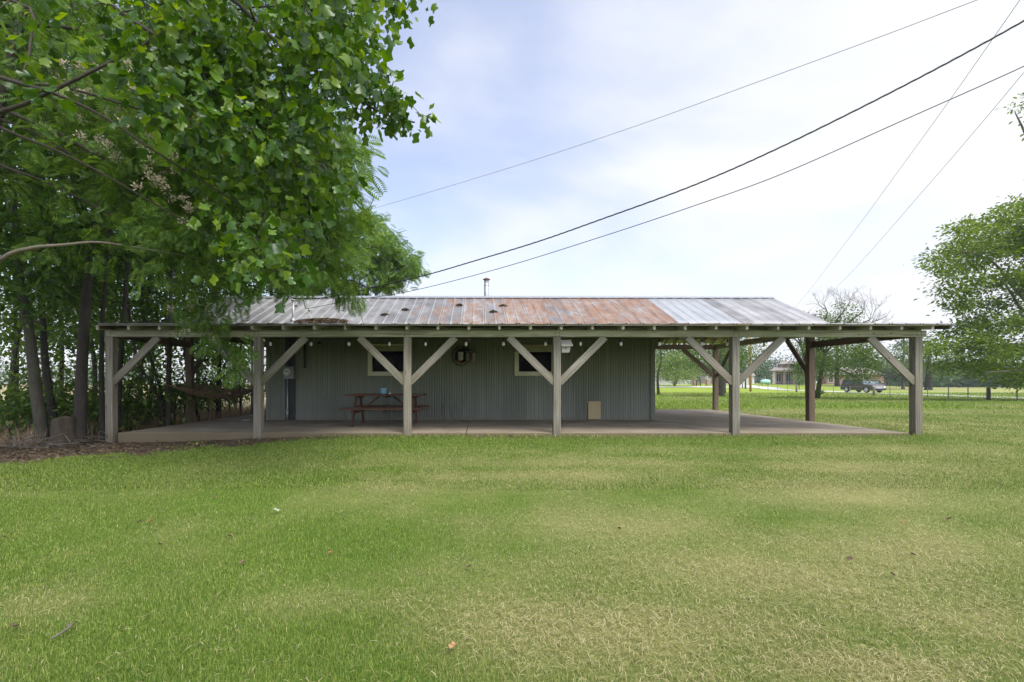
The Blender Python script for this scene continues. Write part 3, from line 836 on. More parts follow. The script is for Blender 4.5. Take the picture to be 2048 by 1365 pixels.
jb = MB().bb(-0.42, -0.33, 12.25, 12.43, 2.19, 2.34).build('junction_box', M['rust'], loc=(-0.37, 12.4, 2.2)); tag(jb, 'small rusty brown box high on the wall above the hook rack', 'box')
jb2 = MB().bb(-0.325, -0.2, 12.27, 12.43, 2.185, 2.34).build('junction_box', M['meter'], loc=(-0.26, 12.4, 2.2)); tag(jb2, 'small grey metal box beside the rusty box high on the wall', 'box')
for px_, lab in ((1209, 'black cone wall lamp near the birdhouse post'), (638, 'black cone wall lamp right of the wall pipe')):
    c = P(px_, 687, 12.3)
    wl = thing('wall_lamp', lab, 'lamp', (c.x, 12.43, c.z), 'black cone lamps on the barn wall')
    MB().lathe([(0.055, -0.02), (0.06, -0.018), (0.025, 0.035), (0.0, 0.04)], (c.x, 12.33, c.z), 16).build('shade', M['black'], wl)
    MB().tube([(c.x, 12.33, c.z + 0.03), (c.x, 12.37, c.z + 0.06), (c.x, 12.44, c.z + 0.05)], 0.01, 6).build('arm', M['black'], wl)

# string lights along the inside of the beam
sl = thing('string_lights', 'string of clear bulbs hung along the inside of the front beam', 'string lights', (0, 9.48, 2.0))
bx = [541, 622, 698, 779, 851, 932, 1007, 1091, 1161, 1242, 1319, 1404, 1455]
pts = []
blb = None
bm_glass = NT('clear bulb glass').bsdf(Base_Color=(0.85, 0.85, 0.82, 1), Roughness=0.08, Transmission_Weight=0.35, IOR=1.3)
sockm = MB().lathe([(0.008, 0.06), (0.017, 0.055), (0.019, 0.0), (0.016, -0.005)], (0, 0, 0), 10)
bulbm = MB().lathe([(0.014, 0.0), (0.026, -0.025), (0.032, -0.05), (0.027, -0.075), (0.012, -0.088), (0.0, -0.09)], (0, 0, 0), 12)
me_s = bpy.data.meshes.new('socket'); me_s.from_pydata(sockm.v, [], sockm.f); me_s.materials.append(M['black'])
me_b = bpy.data.meshes.new('bulb'); me_b.from_pydata(bulbm.v, [], bulbm.f); me_b.materials.append(bm_glass)
for m_ in (me_s, me_b): m_.polygons.foreach_set('use_smooth', np.ones(len(m_.polygons), bool))
for i, b in enumerate(bx):
    y = 9.52; c = P(b, 684, y)
    pts.append((c.x, y, c.z + 0.075))
    if i < len(bx) - 1:
        n = P((b + bx[i + 1]) / 2, 684, y); pts.append((n.x, y, c.z + 0.05))
    bo = bpy.data.objects.new('bulb', me_b); COL.objects.link(bo); bo.parent = sl; bo.location = Vector((c.x, y, c.z)) - PLOC[sl]
    so_ = bpy.data.objects.new('socket', me_s); COL.objects.link(so_); so_.parent = bo
for b, y in ((1528, 11.0), (1688, 11.4)):
    c = P(b, 687, y); pts.append((c.x, y, c.z + 0.075))
    bo = bpy.data.objects.new('bulb', me_b); COL.objects.link(bo); bo.parent = sl; bo.location = Vector((c.x, y, c.z)) - PLOC[sl]
    so_ = bpy.data.objects.new('socket', me_s); COL.objects.link(so_); so_.parent = bo
MB().tube(pts, 0.006, 5).build('cord', M['black'], sl)

# hammock slung at the far left of the porch
hm = thing('hammock', 'brown woven rope hammock slung between a tree trunk and a porch pole', 'hammock', (-7.4, 12.8, 0.7))
A = P(338, 771, 11.25); B = Vector((-7.38, 14.86, P(503, 779, 14.86).z))
V = []; F = []
nu, nv = 34, 12
ax = (B - A).normalized(); side = Vector((-ax.y, ax.x, 0)).normalized()
for i in range(nu + 1):
    t = i / nu
    c = A.lerp(B, t); prof = math.sin(math.pi * t)
    wdt = 0.03 + 0.42 * min(1, (math.sin(math.pi * t)) ** 0.8) * (1.0 if t > 0.12 else t / 0.12)
    sag = 0.30 * (1 - (2 * t - 1) ** 2)
    for j in range(nv + 1):
        s_ = (j / nv - 0.5) * 2
        V.append(c + side * wdt * s_ + Vector((0, 0, -sag * (1 - 0.62 * s_ * s_) - 0.015 * random.random() + (0.10 * prof if s_ > 0.9 else 0) + 0.10 * s_ * prof)))
nb = MB()
for j in range(nv + 1): nb.tube([V[i * (nv + 1) + j] for i in range(nu + 1)], 0.009 if 0 < j < nv else 0.016, 4, False)
for i in range(1, nu): nb.tube([V[i * (nv + 1) + j] for j in range(nv + 1)], 0.009, 4, False)
# the weave between the cords
for i in range(nu):
    for j in range(nv):
        if random.random() < 0.8: nb.add([V[i * (nv + 1) + j], V[(i + 1) * (nv + 1) + j], V[(i + 1) * (nv + 1) + j + 1], V[i * (nv + 1) + j + 1]], [(0, 1, 2, 3)])
nb.build('net', M['rope'], hm)
for i in range(6, 32, 3):
    p = V[i * (nv + 1) + nv // 2 - 2 + i % 4]
    MB().tube([p, p + Vector((0.01, 0, -0.15)), p + Vector((-0.01, 0.02, -0.2 - 0.25 * random.random()))], 0.007, 4).build('fringe_cord', M['rope'], hm)
MB().tube([A, A + (A - B).normalized() * 0.12], 0.015, 6).build('tie_rope', M['rope'], hm)
MB().tube([B, B + Vector((-0.05, 0.04, 0.02))], 0.015, 6).build('tie_rope', M['rope'], hm)
# tall clutter at the far corner of the porch
cl = MB().bb(-6.45, -5.95, 15.2, 15.9, 0.055, 0.40).bb(-6.42, -5.98, 15.82, 15.9, 0.4, 0.85).build('porch_chair', M['brown'], loc=(-6.2, 15.5, 0.055)); tag(cl, 'low dark wooden chair in the shade behind the left end of the barn', 'chair')
pn = MB().lathe([(0.10, 0), (0.13, 0.01), (0.12, 0.025), (0.0, 0.02)], (P(496, 842, 12.45).x, 12.35, 0.055), 16).build('pet_dish', simple('pale enamel', (0.4, 0.4, 0.38)), loc=(P(496, 842, 12.4).x, 12.35, 0.055)); tag(pn, 'shallow pale dish lying on the porch slab near the hammock', 'dish')


# dead leaves caught on the roof
def on_roof(px_, py_):
    k = (VY - py_) / FPX
    Y = (2.575 - 0.4673 * 12.03 - CAMZ) / (k - 0.4673)
    p = P(px_, py_, Y); return p


def leaf_heap(name, c, rx, ry, h, n, label, slope=0.4673, group=None):
    v = []; f = []
    for i in range(n):
        a = random.uniform(0, 6.283); r = math.sqrt(random.random())
        x = c.x + rx * r * math.cos(a); y = c.y + ry * r * math.sin(a)
        z = c.z + (y - c.y) * slope + h * (1 - r ** 1.5) * random.uniform(0.2, 1) + 0.012
        s = random.uniform(0.025, 0.06); q = Matrix.Rotation(random.uniform(0, 6.28), 3, 'Z') @ Matrix.Rotation(random.uniform(-0.8, 0.8), 3, 'X')
        b = len(v)
        v += [Vector((x, y, z)) + q @ Vector(t) for t in ((-s, 0, 0), (0, -s * 0.35, 0.012), (s, 0, 0), (0, s * 0.35, 0.012))]
        f.append((b, b + 1, b + 2, b + 3))
    mb = MB(); mb.add(v, f)
    mb.lathe([(1.0, 0), (0.7, 0.55), (0.3, 0.9), (0, 1.0)], (0, 0, 0), 14)
    k = len(v)
    for i in range(k, len(mb.v)):
        x, y, z = mb.v[i]
        x, y = c.x + x * rx * 0.85, c.y + y * ry * 0.85
        mb.v[i] = (x, y, c.z + (y - c.y) * slope + z * h * 0.6 + 0.0)
    o = mb.build(name, M['litter'], loc=c); tag(o, label, 'leaf litter', group)
    return o


c = Vector(((642 - VX) * 12.35 / FPX, 12.36, 2.70))
leaf_heap('leaf_pile', c, 0.86, 0.32, 0.11, 1500, 'broad heap of brown leaves drifted along the roof edge beside the service mast')
for (px_, py_), lab in zip(((770, 631), (810, 621), (919, 612), (987, 625), (1006, 613)),
                           ('leaf clump low on the roof, first right of the broad heap', 'small leaf clump second right of the broad heap', 'highest dark leaf clump on the roof left of the stovepipe', 'small flat leaf clump low on the roof below the stovepipe', 'dark leaf clump on the roof right of the stovepipe')):
    leaf_heap('leaf_clump', on_roof(px_, py_), 0.11, 0.075, 0.05, 90, lab, group='leaf clumps stuck on the rusty roof')

# ------------------------------------------------------------------ plants
def unit(v):
    return v / np.maximum(np.linalg.norm(v, axis=-1, keepdims=True), 1e-9)


T_OVAL = (np.array([(0, 0, 0), (.32, .24, .05), (.72, .20, .04), (1, 0, -.06), (.72, -.20, .04), (.32, -.24, .05)]), [np.array([(0, 3, 2, 1), (0, 5, 4, 3)])])
T_DIAM = (np.array([(0, 0, 0), (.45, .27, .06), (1, 0, -.04), (.45, -.27, .06)]), [np.array([(0, 1, 2), (0, 2, 3)])])
# tulip tree leaf: square tipped with four lobes
_h = [(0, 0), (.05, .20), (.16, .43), (.34, .46), (.50, .33), (.60, .33), (.82, .46), (.96, .36), (.88, 0)]
_tv = [(x, y, 0.36 * y - 0.24 * x * x) for x, y in _h] + [(x, -y, 0.30 * y - 0.24 * x * x) for x, y in _h[1:-1]]
T_TULIP = (np.array(_tv), [np.array([(0, 8, 7, 6), (0, 6, 5, 4), (0, 4, 3, 2), (0, 10, 11, 12), (0, 12, 13, 14), (0, 14, 15, 8)]), np.array([(0, 2, 1), (0, 9, 10)])])
# note: right half indices 9..15 mirror 1..7
_fr = []; _ff = []
_fr = [(0, 0, 0), (1, .006, -.18), (1, -.006, -.18)]
_ff = [(0, 1, 2)]
_q = []
for _i in range(9):
    _x = .10 + .9 * _i / 9; _z = -.18 * _x * _x; _L = .46 * math.sin(math.pi * (0.18 + 0.72 * _i / 9)) + .05
    for _s in (1, -1):
        _b = len(_fr)
        _fr += [(_x, 0, _z), (_x + .10 * _L + .05, _s * _L * .5, _z - .02), (_x + .45 * _L, _s * _L * .9, _z - .10 * _L), (_x + .10 * _L - .045, _s * _L * .5, _z - .02)]
        _q.append((_b, _b + 1, _b + 2, _b + 3))
T_FROND = (np.array(_fr), [np.array(_ff), np.array(_q)])


def leaves(C, ax, nr, size, tpl):
    """place the template at C (N,3), axis ax, normal hint nr, size (N,)"""
    tv, tf = tpl
    C = np.asarray(C, float); ax = unit(np.asarray(ax, float)); nr = np.asarray(nr, float)
    y = unit(np.cross(nr, ax)); z = np.cross(ax, y)
    size = np.asarray(size, float).reshape(-1, 1, 1)
    V = C[:, None, :] + size * (tv[None, :, 0:1] * ax[:, None, :] + tv[None, :, 1:2] * y[:, None, :] + tv[None, :, 2:3] * z[:, None, :])
    n, k = len(C), len(tv)
    F = [(np.arange(n)[:, None, None] * k + f[None]).reshape(-1, f.shape[1]) for f in tf]
    return V.reshape(-1, 3), F


def merge(parts):
    V = []; F = {}; b = 0
    for v, fs in parts:
        V.append(v)
        for f in fs: F.setdefault(f.shape[1], []).append(f + b)
        b += len(v)
    return np.concatenate(V), [np.concatenate(x) for x in F.values()]


def crown_obj(name, parts, mat, parent):
    V, F = merge(parts)
    return link(name, mesh_np(name, V - np.array(PLOC[parent]), F), mat, parent)


def in_poly(x, y, poly):
    r = np.zeros(len(x), bool); n = len(poly); j = n - 1
    for i in range(n):
        xi, yi = poly[i]; xj, yj = poly[j]
        c = ((yi > y) != (yj > y)) & (x < (xj - xi) * (y - yi) / (yj - yi + 1e-12) + xi)
        r ^= c; j = i
    return r


def sample_poly(poly, n, y0, y1, g):
    xs = [p[0] for p in poly]; ys = [p[1] for p in poly]; out = []
    while sum(len(o) for o in out) < n:
        x = g.uniform(min(xs), max(xs), 4 * n); y = g.uniform(min(ys), max(ys), 4 * n)
        m = in_poly(x, y, poly); out.append(np.stack([x[m], y[m]], -1))
    q = np.concatenate(out)[:n]; Y = g.uniform(y0, y1, n)
    return np.stack([(q[:, 0] - VX) * Y / FPX, Y, CAMZ + (VY - q[:, 1]) * Y / FPX], -1)


def bez(p0, p1, sag, n=5, side=None):
    p0 = Vector(p0); p1 = Vector(p1); m = (p0 + p1) / 2 + Vector((0, 0, sag)) + (side or Vector())
    return [(1 - t) ** 2 * p0 + 2 * t * (1 - t) * m + t * t * p1 for t in [i / (n - 1) for i in range(n)]]


def path(pts, n):
    """smooth path through points"""
    pts = [Vector(p) for p in pts]; out = []
    for i in range(len(pts) - 1):
        p0 = pts[max(i - 1, 0)]; p1 = pts[i]; p2 = pts[i + 1]; p3 = pts[min(i + 2, len(pts) - 1)]
        for k in range(n):
            t = k / n
            out.append(0.5 * ((2 * p1) + (p2 - p0) * t + (2 * p0 - 5 * p1 + 4 * p2 - p3) * t * t + (3 * p1 - p0 - 3 * p2 + p3) * t ** 3))
    return out + [pts[-1]]


def lerp_r(r0, r1, n, p=1.0):
    return [r0 + (r1 - r0) * (i / (n - 1)) ** p for i in range(n)]


def connect(mb, anchors, nodes, r, g, sag=0.1, maxd=9, n=5, keep=None):
    """thin branch from nearest skeleton node to each anchor; new branches become nodes too"""
    N = [np.array(n_) for n_ in nodes]; R = list(r)
    order = np.argsort([min(np.linalg.norm(a - np.array(x)) for x in N) for a in anchors])
    arr = np.array(N); rr = np.array(R)
    for i in order:
        a = anchors[i]
        d = np.linalg.norm(arr - a, axis=1)
        j = int(np.argmin(d + 0.15 * np.maximum(0, arr[:, 2] - a[2])))
        if d[j] > maxd or d[j] < 0.03: continue
        pts = bez(arr[j], a, sag * d[j] * g.uniform(-0.4, 1.0), n, Vector(g.normal(0, 0.07 * d[j], 3)))
        r0 = min(rr[j] * 0.65, 0.006 + 0.013 * d[j]); r0 = max(r0, 0.004)
        rads = lerp_r(r0, 0.003, n)
        mb.tube(pts, rads, 5, False)
        arr = np.concatenate([arr, np.array([list(p) for p in pts[1:]])]); rr = np.concatenate([rr, rads[1:]])


def cluster_leaves(anchors, per, spread, size, g, tpl, droop=0.3, up=0.8, flat=1.0, axis_from=None):
    A = np.repeat(anchors, per, 0); n = len(A)
    off = g.normal(0, 1, (n, 3)) * np.array([spread, spread, spread * flat])
    C = A + off
    ax = unit(off + g.normal(0, spread * 0.6, (n, 3))) + np.array([0, 0, -droop])
    nr = g.normal(0, 0.55, (n, 3)) + np.array([0, 0, up])
    sz = size * g.uniform(0.5, 1.35, n)
    return leaves(C, ax, nr, sz, tpl)


# ---- tulip tree overhanging the camera's left
g = np.random.default_rng(11)
tt = thing('tulip_tree', 'leafy tree with large four lobed leaves overhanging the lawn in the upper left', 'tree', (-7.0, 4.4, gzf(-7, 4.4)))
mb = MB()
trunk = path([(-7.0, 4.4, -0.3), (-6.95, 4.45, 1.5), (-6.9, 4.5, 3.5), (-6.85, 4.6, 6.0), (-6.7, 4.7, 9.0), (-6.6, 4.8, 11.0)], 4)
mb.tube(trunk, lerp_r(0.24, 0.05, len(trunk)), 12)
limbs_px = [
    ([(-6.9, 4.5, 4.7)], [(0, 155, 5.0), (140, 178, 5.0), (300, 225, 5.1), (470, 272, 5.2), (600, 330, 5.3)], 0.022),
    ([(-6.85, 4.55, 4.75)], [(50, 170, 4.6), (110, 188, 4.7), (200, 230, 4.8), (290, 290, 4.9), (400, 360, 5.1), (520, 430, 5.3), (640, 470, 5.4)], 0.025),
    ([(-6.9, 4.5, 3.2)], [(0, 224, 4.9), (95, 186, 4.8), (190, 140, 4.9), (320, 75, 5.2), (470, 20, 5.4), (640, 10, 5.6), (800, 0, 5.8)], 0.027),
    ([(-6.9, 4.5, 4.65)], [(0, 255, 5.2), (110, 300, 5.3), (200, 345, 5.4), (330, 420, 5.6), (470, 500, 5.8)], 0.022),
    ([(-6.8, 4.6, 5.6)], [(100, -60, 4.4), (240, 25, 4.5), (380, 120, 4.6), (470, 200, 4.7), (600, 300, 4.9), (690, 350, 5.1)], 0.03),
    ([(-6.8, 4.6, 6.2)], [(200, -160, 4.6), (440, -20, 4.6), (560, 90, 4.6), (660, 160, 4.7), (760, 225, 4.9), (830, 245, 5.0)], 0.03),
    ([(-6.8, 4.6, 7.0)], [(300, -330, 5.0), (560, -150, 5.2), (760, -60, 5.4)], 0.05),
    ([(-6.8, 4.6, 5.0)], [(20, 0, 4.2), (60, 90, 4.1), (40, 160, 4.0)], 0.02),
]
nodes = [tuple(p) for p in trunk[8:]]; rad = [0.12] * len(nodes)
for st, pl, r in limbs_px:
    pp = path([Vector(s) for s in st] + [P(*q) for q in pl], 4)
    rr = lerp_r(r, 0.006, len(pp), 0.8); mb.tube(pp, rr, 7)
    nodes += [tuple(p) for p in pp[2:]]; rad += rr[2:]
main = [(330, -20), (700, -20), (760, -10), (830, -30), (835, 5), (775, 40), (755, 85), (705, 70), (660, 175), (630, 265), (655, 325), (685, 380), (660, 410), (615, 430), (560, 505), (500, 485), (445, 415), (420, 330), (360, 240), (300, 120)]
A1 = sample_poly(main, 105, 4.0, 6.2, g); A1 = np.repeat(A1, 3, 0) + g.normal(0, .16, (315, 3))
A2 = sample_poly([(690, 170), (740, 150), (800, 180), (860, 240), (845, 280), (790, 285), (740, 250), (690, 245)], 24, 4.7, 5.1, g)
A3 = sample_poly([(-30, -20), (340, -20), (420, 280), (300, 300), (0, 160)], 44, 4.0, 5.4, g)
A4 = sample_poly([(-500, -420), (700, -420), (860, -200), (800, -30), (-30, -30), (-200, 200), (-500, 300)], 130, 4.2, 6.6, g)  # crown above the view, filled out further to shade the left porch
A5 = np.stack([g.uniform(-9, -6, 50), g.uniform(2.5, 6.5, 50), g.uniform(5.5, 10.5, 50)], -1)
anch = np.concatenate([A1, A2, A3, A4, A5])
connect(mb, anch, nodes, rad, g, 0.12)
mb.build('trunk', M['barkbrown'], tt)
nA = np.concatenate([A1, A2])
crown_obj('crown', [cluster_leaves(A1, 18, 0.145, 0.094, g, T_TULIP, 0.8, 0.5), cluster_leaves(A2, 11, 0.06, 0.09, g, T_TULIP, 0.5, 0.7), cluster_leaves(A3, 5, 0.13, 0.10, g, T_TULIP, 0.6),
                    cluster_leaves(A4, 13, 0.18, 0.13, g, T_TULIP, 0.5), cluster_leaves(A5, 12, 0.25, 0.14, g, T_TULIP, 0.5)], M['tulip'], tt)

# ---- mimosa with pale pink blossoms, between the tulip tree and the porch
g = np.random.default_rng(12)
mt = thing('mimosa_tree', 'feathery leaved tree with pale pink blossoms drooping over the left end of the porch', 'tree', (-8.6, 7.2, gzf(-8.6, 7.2)))
mb = MB()
tr = path([(-8.6, 7.2, -0.4), (-8.55, 7.2, 1.2), (-8.3, 7.2, 2.6), (-8.0, 7.3, 4.2), (-7.7, 7.4, 6.0), (-7.4, 7.5, 7.5)], 4)
mb.tube(tr, lerp_r(0.15, 0.05, len(tr)), 10)
lim = [([(-8.4, 7.2, 2.3)], [(0, 520, 7.0), (60, 497, 7.0), (130, 490, 7.0), (200, 485, 7.05), (300, 500, 7.1), (390, 515, 7.3), (500, 540, 7.6)], 0.04, 'p'),
       ([(-8.2, 7.2, 4.9)], [(0, 330, 7.0), (100, 368, 7.1), (220, 430, 7.3), (350, 500, 7.6), (470, 560, 8.0), (600, 600, 8.4)], 0.03, 'b'),
       ([(-8.0, 7.3, 5.8)], [(0, 215, 7.0), (120, 270, 7.1), (260, 345, 7.3), (400, 410, 7.6), (520, 460, 8.0), (640, 520, 8.4), (690, 570, 8.7)], 0.035, 'b'),
       ([(-7.8, 7.4, 6.9)], [(160, 60, 7.4), (300, 130, 7.6), (460, 240, 8.0), (600, 330, 8.4), (670, 300, 8.8)], 0.035, 'b'),
       ([(-7.5, 7.5, 7.5)], [(240, -60, 7.6), (420, 40, 7.8), (560, 160, 8.2), (660, 260, 8.6)], 0.035, 'b'),
       ([(-8.0, 7.3, 5.4)], [(60, 262, 7.2), (200, 350, 7.4), (320, 460, 7.7), (385, 570, 8.2), (415, 640, 8.4), (445, 695, 8.5), (478, 740, 8.6)], 0.022, 'b')]
nodes = [tuple(p) for p in tr[6:]]; rad = [0.09] * len(nodes)
pale = MB()
for st, pl, r, k in lim:
    pp = path([Vector(s) for s in st] + [P(*q) for q in pl], 4); rr = lerp_r(r, 0.006, len(pp), 0.8)
    (pale if k == 'p' else mb).tube(pp, rr, 7); nodes += [tuple(p) for p in pp[2:]]; rad += rr[2:]
B1 = sample_poly([(300, 140), (560, 170), (680, 250), (720, 300), (700, 380), (725, 460), (685, 550), (630, 550), (560, 575), (500, 570), (430, 530), (330, 480), (230, 380), (220, 250)], 300, 6.8, 8.9, g)
B2 = sample_poly([(350, 560), (420, 590), (450, 650), (500, 690), (505, 750), (480, 770), (440, 720), (400, 670), (360, 640)], 18, 8.1, 8.75, g)
B3 = sample_poly([(-200, -300), (560, -300), (660, 120), (560, 170), (300, 140), (220, 380), (60, 380), (-200, 240)], 110, 6.8, 9.0, g)
B4 = sample_poly([(640, 520), (705, 560), (715, 640), (690, 600), (655, 580)], 7, 8.2, 8.7, g)
B5 = np.concatenate([sample_poly([(0, 380), (240, 380), (330, 500), (520, 560), (300, 560), (60, 520)], 18, 7.0, 8.4, g), sample_poly([(-40, 60), (300, 60), (320, 380), (-40, 380)], 75, 6.9, 8.6, g), sample_poly([(400, 560), (560, 560), (600, 580), (550, 625), (470, 630), (420, 610)], 8, 8.0, 8.8, g)])
anch = np.concatenate([B1, B2, B3, B4, B5]); connect(mb, anch, nodes, rad, g, 0.1)
mb.build('trunk', M['barkbrown'], mt); pale.build('limb', M['barkpale'], mt)['label'] = 'long smooth pale limb'
crown_obj('crown', [cluster_leaves(B1, 14, 0.17, 0.27, g, T_FROND, 0.55, 0.9, 0.6), cluster_leaves(B2, 10, 0.09, 0.22, g, T_FROND, 0.9, 0.8), cluster_leaves(B3, 11, 0.22, 0.28, g, T_FROND, 0.5, 0.9, 0.6),
                    cluster_leaves(B4, 10, 0.1, 0.25, g, T_FROND, 0.8), cluster_leaves(B5, 12, 0.15, 0.24, g, T_FROND, 0.5)], M['mimosa'], mt)
F1 = np.concatenate([sample_poly([(130, 100), (330, 120), (450, 280), (430, 420), (400, 470), (300, 400), (200, 330), (100, 180)], 75, 6.3, 7.2, g), sample_poly([(330, 600), (420, 610), (460, 670), (430, 690), (360, 660)], 9, 8.1, 8.3, g)])
crown_obj('blossoms', [cluster_leaves(F1, 40, 0.026, 0.038, g, T_DIAM, -0.6, 0.2)], M['pink'], mt)

# ---- grove along the fence row on the left
g = np.random.default_rng(13)
GROVE = [
    # name, label, px path, radius, bark, leaf n
    ('shade_tree', 'grey barked leaning tree at the far left edge of the grove', [(88, 893, 8.9), (72, 780, 8.95), (58, 660, 9.0), (40, 560, 9.1), (30, 440, 9.3), (15, 300, 9.6), (-10, 100, 10)], 0.155, 'barkgrey', 900),
    ('shade_tree', 'dark forked tree just behind the leaning grey tree', [(112, 868, 9.8), (92, 740, 9.9), (84, 620, 10), (76, 480, 10.2), (90, 300, 10.4), (110, 60, 10.8)], 0.115, 'barkdark', 1000),
    ('shade_tree', 'thickest dark trunked tree, straight behind the stump', [(160, 886, 9.0), (162, 780, 9.05), (168, 660, 9.1), (178, 540, 9.2), (190, 420, 9.3), (205, 240, 9.6), (220, 20, 10)], 0.165, 'barkdark', 1100),
    ('shade_tree', 'slim dark tree standing left of the corner porch post', [(206, 884, 9.5), (203, 760, 9.6), (205, 640, 9.7), (218, 480, 9.9), (230, 250, 10.2)], 0.075, 'barkdark', 800),
    ('shade_tree', 'dark tree standing directly behind the corner porch post', [(236, 868, 10.0), (240, 740, 10.1), (250, 600, 10.3), (262, 420, 10.6), (290, 180, 11)], 0.085, 'barkdark', 900),
    ('shade_tree', 'slender tree leaning left beyond the porch brace', [(326, 850, 11.2), (318, 800, 11.2), (300, 760, 11.3), (276, 725, 11.4), (255, 600, 11.7), (240, 450, 12)], 0.06, 'barkdark', 800),
    ('shade_tree', 'straight grey tree that carries the near end of the hammock', [(336, 850, 11.3), (338, 740, 11.35), (340, 640, 11.4), (345, 500, 11.6), (352, 300, 12)], 0.095, 'barkgrey', 1000),
    ('shade_tree', 'leaning twin stemmed tree between the hammock tree and the porch corner', [(330, 830, 12.6), (318, 770, 12.7), (298, 705, 12.8), (285, 620, 13), (280, 480, 13.4)], 0.06, 'barkdark', 700),
    ('shade_tree', 'dark tree leaning right under the hammock', [(398, 842, 13.2), (385, 790, 13.2), (372, 730, 13.3), (368, 600, 13.6), (380, 420, 14)], 0.06, 'barkdark', 900),
    ('shade_tree', 'stout dark tree beyond the middle of the hammock', [(437, 836, 15.0), (438, 740, 15.1), (436, 640, 15.3), (430, 480, 15.6), (425, 300, 16)], 0.13, 'barkdark', 1200),
    ('shade_tree', 'thin tree standing nearest the barn beyond the hammock', [(482, 832, 16.5), (480, 740, 16.6), (486, 640, 16.8), (500, 480, 17.2), (510, 380, 17.5)], 0.07, 'barkdark', 1000),
    ('shade_tree', 'tall tree rising behind the left end of the barn roof', [(540, 800, 21), (545, 650, 21), (540, 520, 21.2), (548, 380, 21.5), (560, 260, 22)], 0.16, 'barkgrey', 1500),
    ('shade_tree', 'tree behind the grove with its crown over the hammock', [(280, 825, 16), (285, 700, 16.2), (300, 540, 16.5), (310, 380, 17)], 0.11, 'barkdark', 1300),
    ('shade_tree', 'tree at the back of the grove left of the thick trunk', [(20, 815, 14), (30, 700, 14.2), (60, 540, 14.5), (80, 320, 15)], 0.12, 'barkdark', 1300),
    ('shade_tree', 'tree at the back of the grove right of the thick trunk', [(190, 820, 15), (186, 700, 15.2), (150, 520, 15.5), (150, 300, 16)], 0.11, 'barkdark', 1300),
]
for nm, lab, pl, r, bk, nl in GROVE:
    base = P(*pl[0]); bz = gzf(base.x, base.y)
    t_ = thing(nm, lab, 'tree', (base.x, base.y, bz), 'trees of the grove beside the porch')
    pts = [Vector((base.x, base.y, bz - 0.25))] + [P(*q) for q in pl]
    last = pts[-1]; d = (pts[-1] - pts[-2]).normalized()
    top = max(9.5, last.z + 2.0)
    pts.append(last + Vector((d.x * 0.5 * (top - last.z), d.y * 0.3, top - last.z)))
    pp = path(pts, 4); mb = MB(); rr = lerp_r(r * 0.8, 0.022, len(pp), 0.9); rr[0] *= 1.5; rr[1] *= 1.35; rr[2] *= 1.22; rr[3] *= 1.12; rr[4] *= 1.05
    mb.tube(pp, rr, 10)
    nodes = [tuple(p) for p in pp if p.z > 1.6]; rad = [rr[i] for i, p in enumerate(pp) if p.z > 1.6]
    far = base.y > 12
    # limbs then leaf anchors
    na = 58 if not far else 74
    zz = g.uniform(2.3, top + 0.8, na) if not far else g.uniform(1.9, top + 0.8, na)
    nd = np.array(nodes)
    ctr = np.array([nd[np.argmin(np.abs(nd[:, 2] - z))] for z in zz])
    ang = g.uniform(0, 2 * math.pi, na); rd = g.uniform(0.4, 1.0, na) ** 0.7 * np.where(zz < 3.5, 1.5, 2.1) * (1.25 if far else 1.0)
    anc = ctr + np.stack([np.cos(ang) * rd, np.sin(ang) * rd, g.uniform(-0.1, 0.9, na)], -1)
    if base.y < 9.7:   # keep the front of the grove open towards the lawn
        anc[:, 1] = np.maximum(anc[:, 1], base.y - 0.9 + 0.0 * anc[:, 1])
    # nothing grows through the barn: keep leaves outside the porch
    inb = (anc[:, 0] > -8.3) & (anc[:, 0] < 9.6) & (anc[:, 1] > 8.8) & (anc[:, 1] < 17.6) & (anc[:, 2] < 4.2)
    anc = anc[~inb]
    anc = anc[anc[:, 2] > 1.2]
    connect(mb, anc, nodes, rad, g, 0.15, n=4)
    mb.build('trunk', M[bk], t_)
    crown_obj('crown', [cluster_leaves(anc, int(nl * 5.2 / len(anc)), 0.33, 0.15, g, T_OVAL, 0.4, 0.8, 0.7)], M['grove' if g.random() < 0.75 else 'grovelite'], t_)

def blob_tree(name, label, x, y, h, rx, zc, mat, bark, leaf, n, g, tr=0.25, clumps=40, squash=0.7, group=None, tpl=T_DIAM, shape=1.0, base_dz=0.0):
    z0 = gzf(x, y) + base_dz
    t_ = thing(name, label, 'tree', (x, y, z0), group)
    mb = MB(); top = z0 + h
    tp = path([(x, y, z0 - 0.3), (x + g.normal(0, .1), y, z0 + h * 0.3), (x + g.normal(0, .2), y, z0 + h * 0.6), (x, y, top - 0.1 * h)], 4)
    rr = lerp_r(tr, tr * 0.2, len(tp)); rr[0] *= 1.4; mb.tube(tp, rr, 8)
    zr = (top - zc) / 1.0
    a = g.uniform(0, 6.283, clumps); u = g.uniform(-1, 1, clumps); q = np.sqrt(1 - u * u); rad = g.uniform(0.35, 1.0, clumps) ** 0.5
    prof = np.where(u < 0, 1.0, 1.0 - (1 - shape) * u)
    anc = np.stack([x + rx * rad * q * prof * np.cos(a), y + rx * rad * q * prof * np.sin(a), zc + zr * 0.92 * rad * u * np.where(u > 0, 1, 0.0) + (zc - z0 - 0.8) * 0.75 * rad * np.minimum(u, 0)], -1)
    nodes = [tuple(p) for p in tp if p.z > z0 + 0.2 * h]; connect(mb, anc, nodes, [tr * 0.5] * len(nodes), g, 0.1, 30, 4)
    mb.build('trunk', M[bark], t_)
    crown_obj('crown', [cluster_leaves(anc, n // clumps, rx * 0.17, leaf, g, tpl, 0.2, 0.9, squash)], M[mat], t_)
    return t_


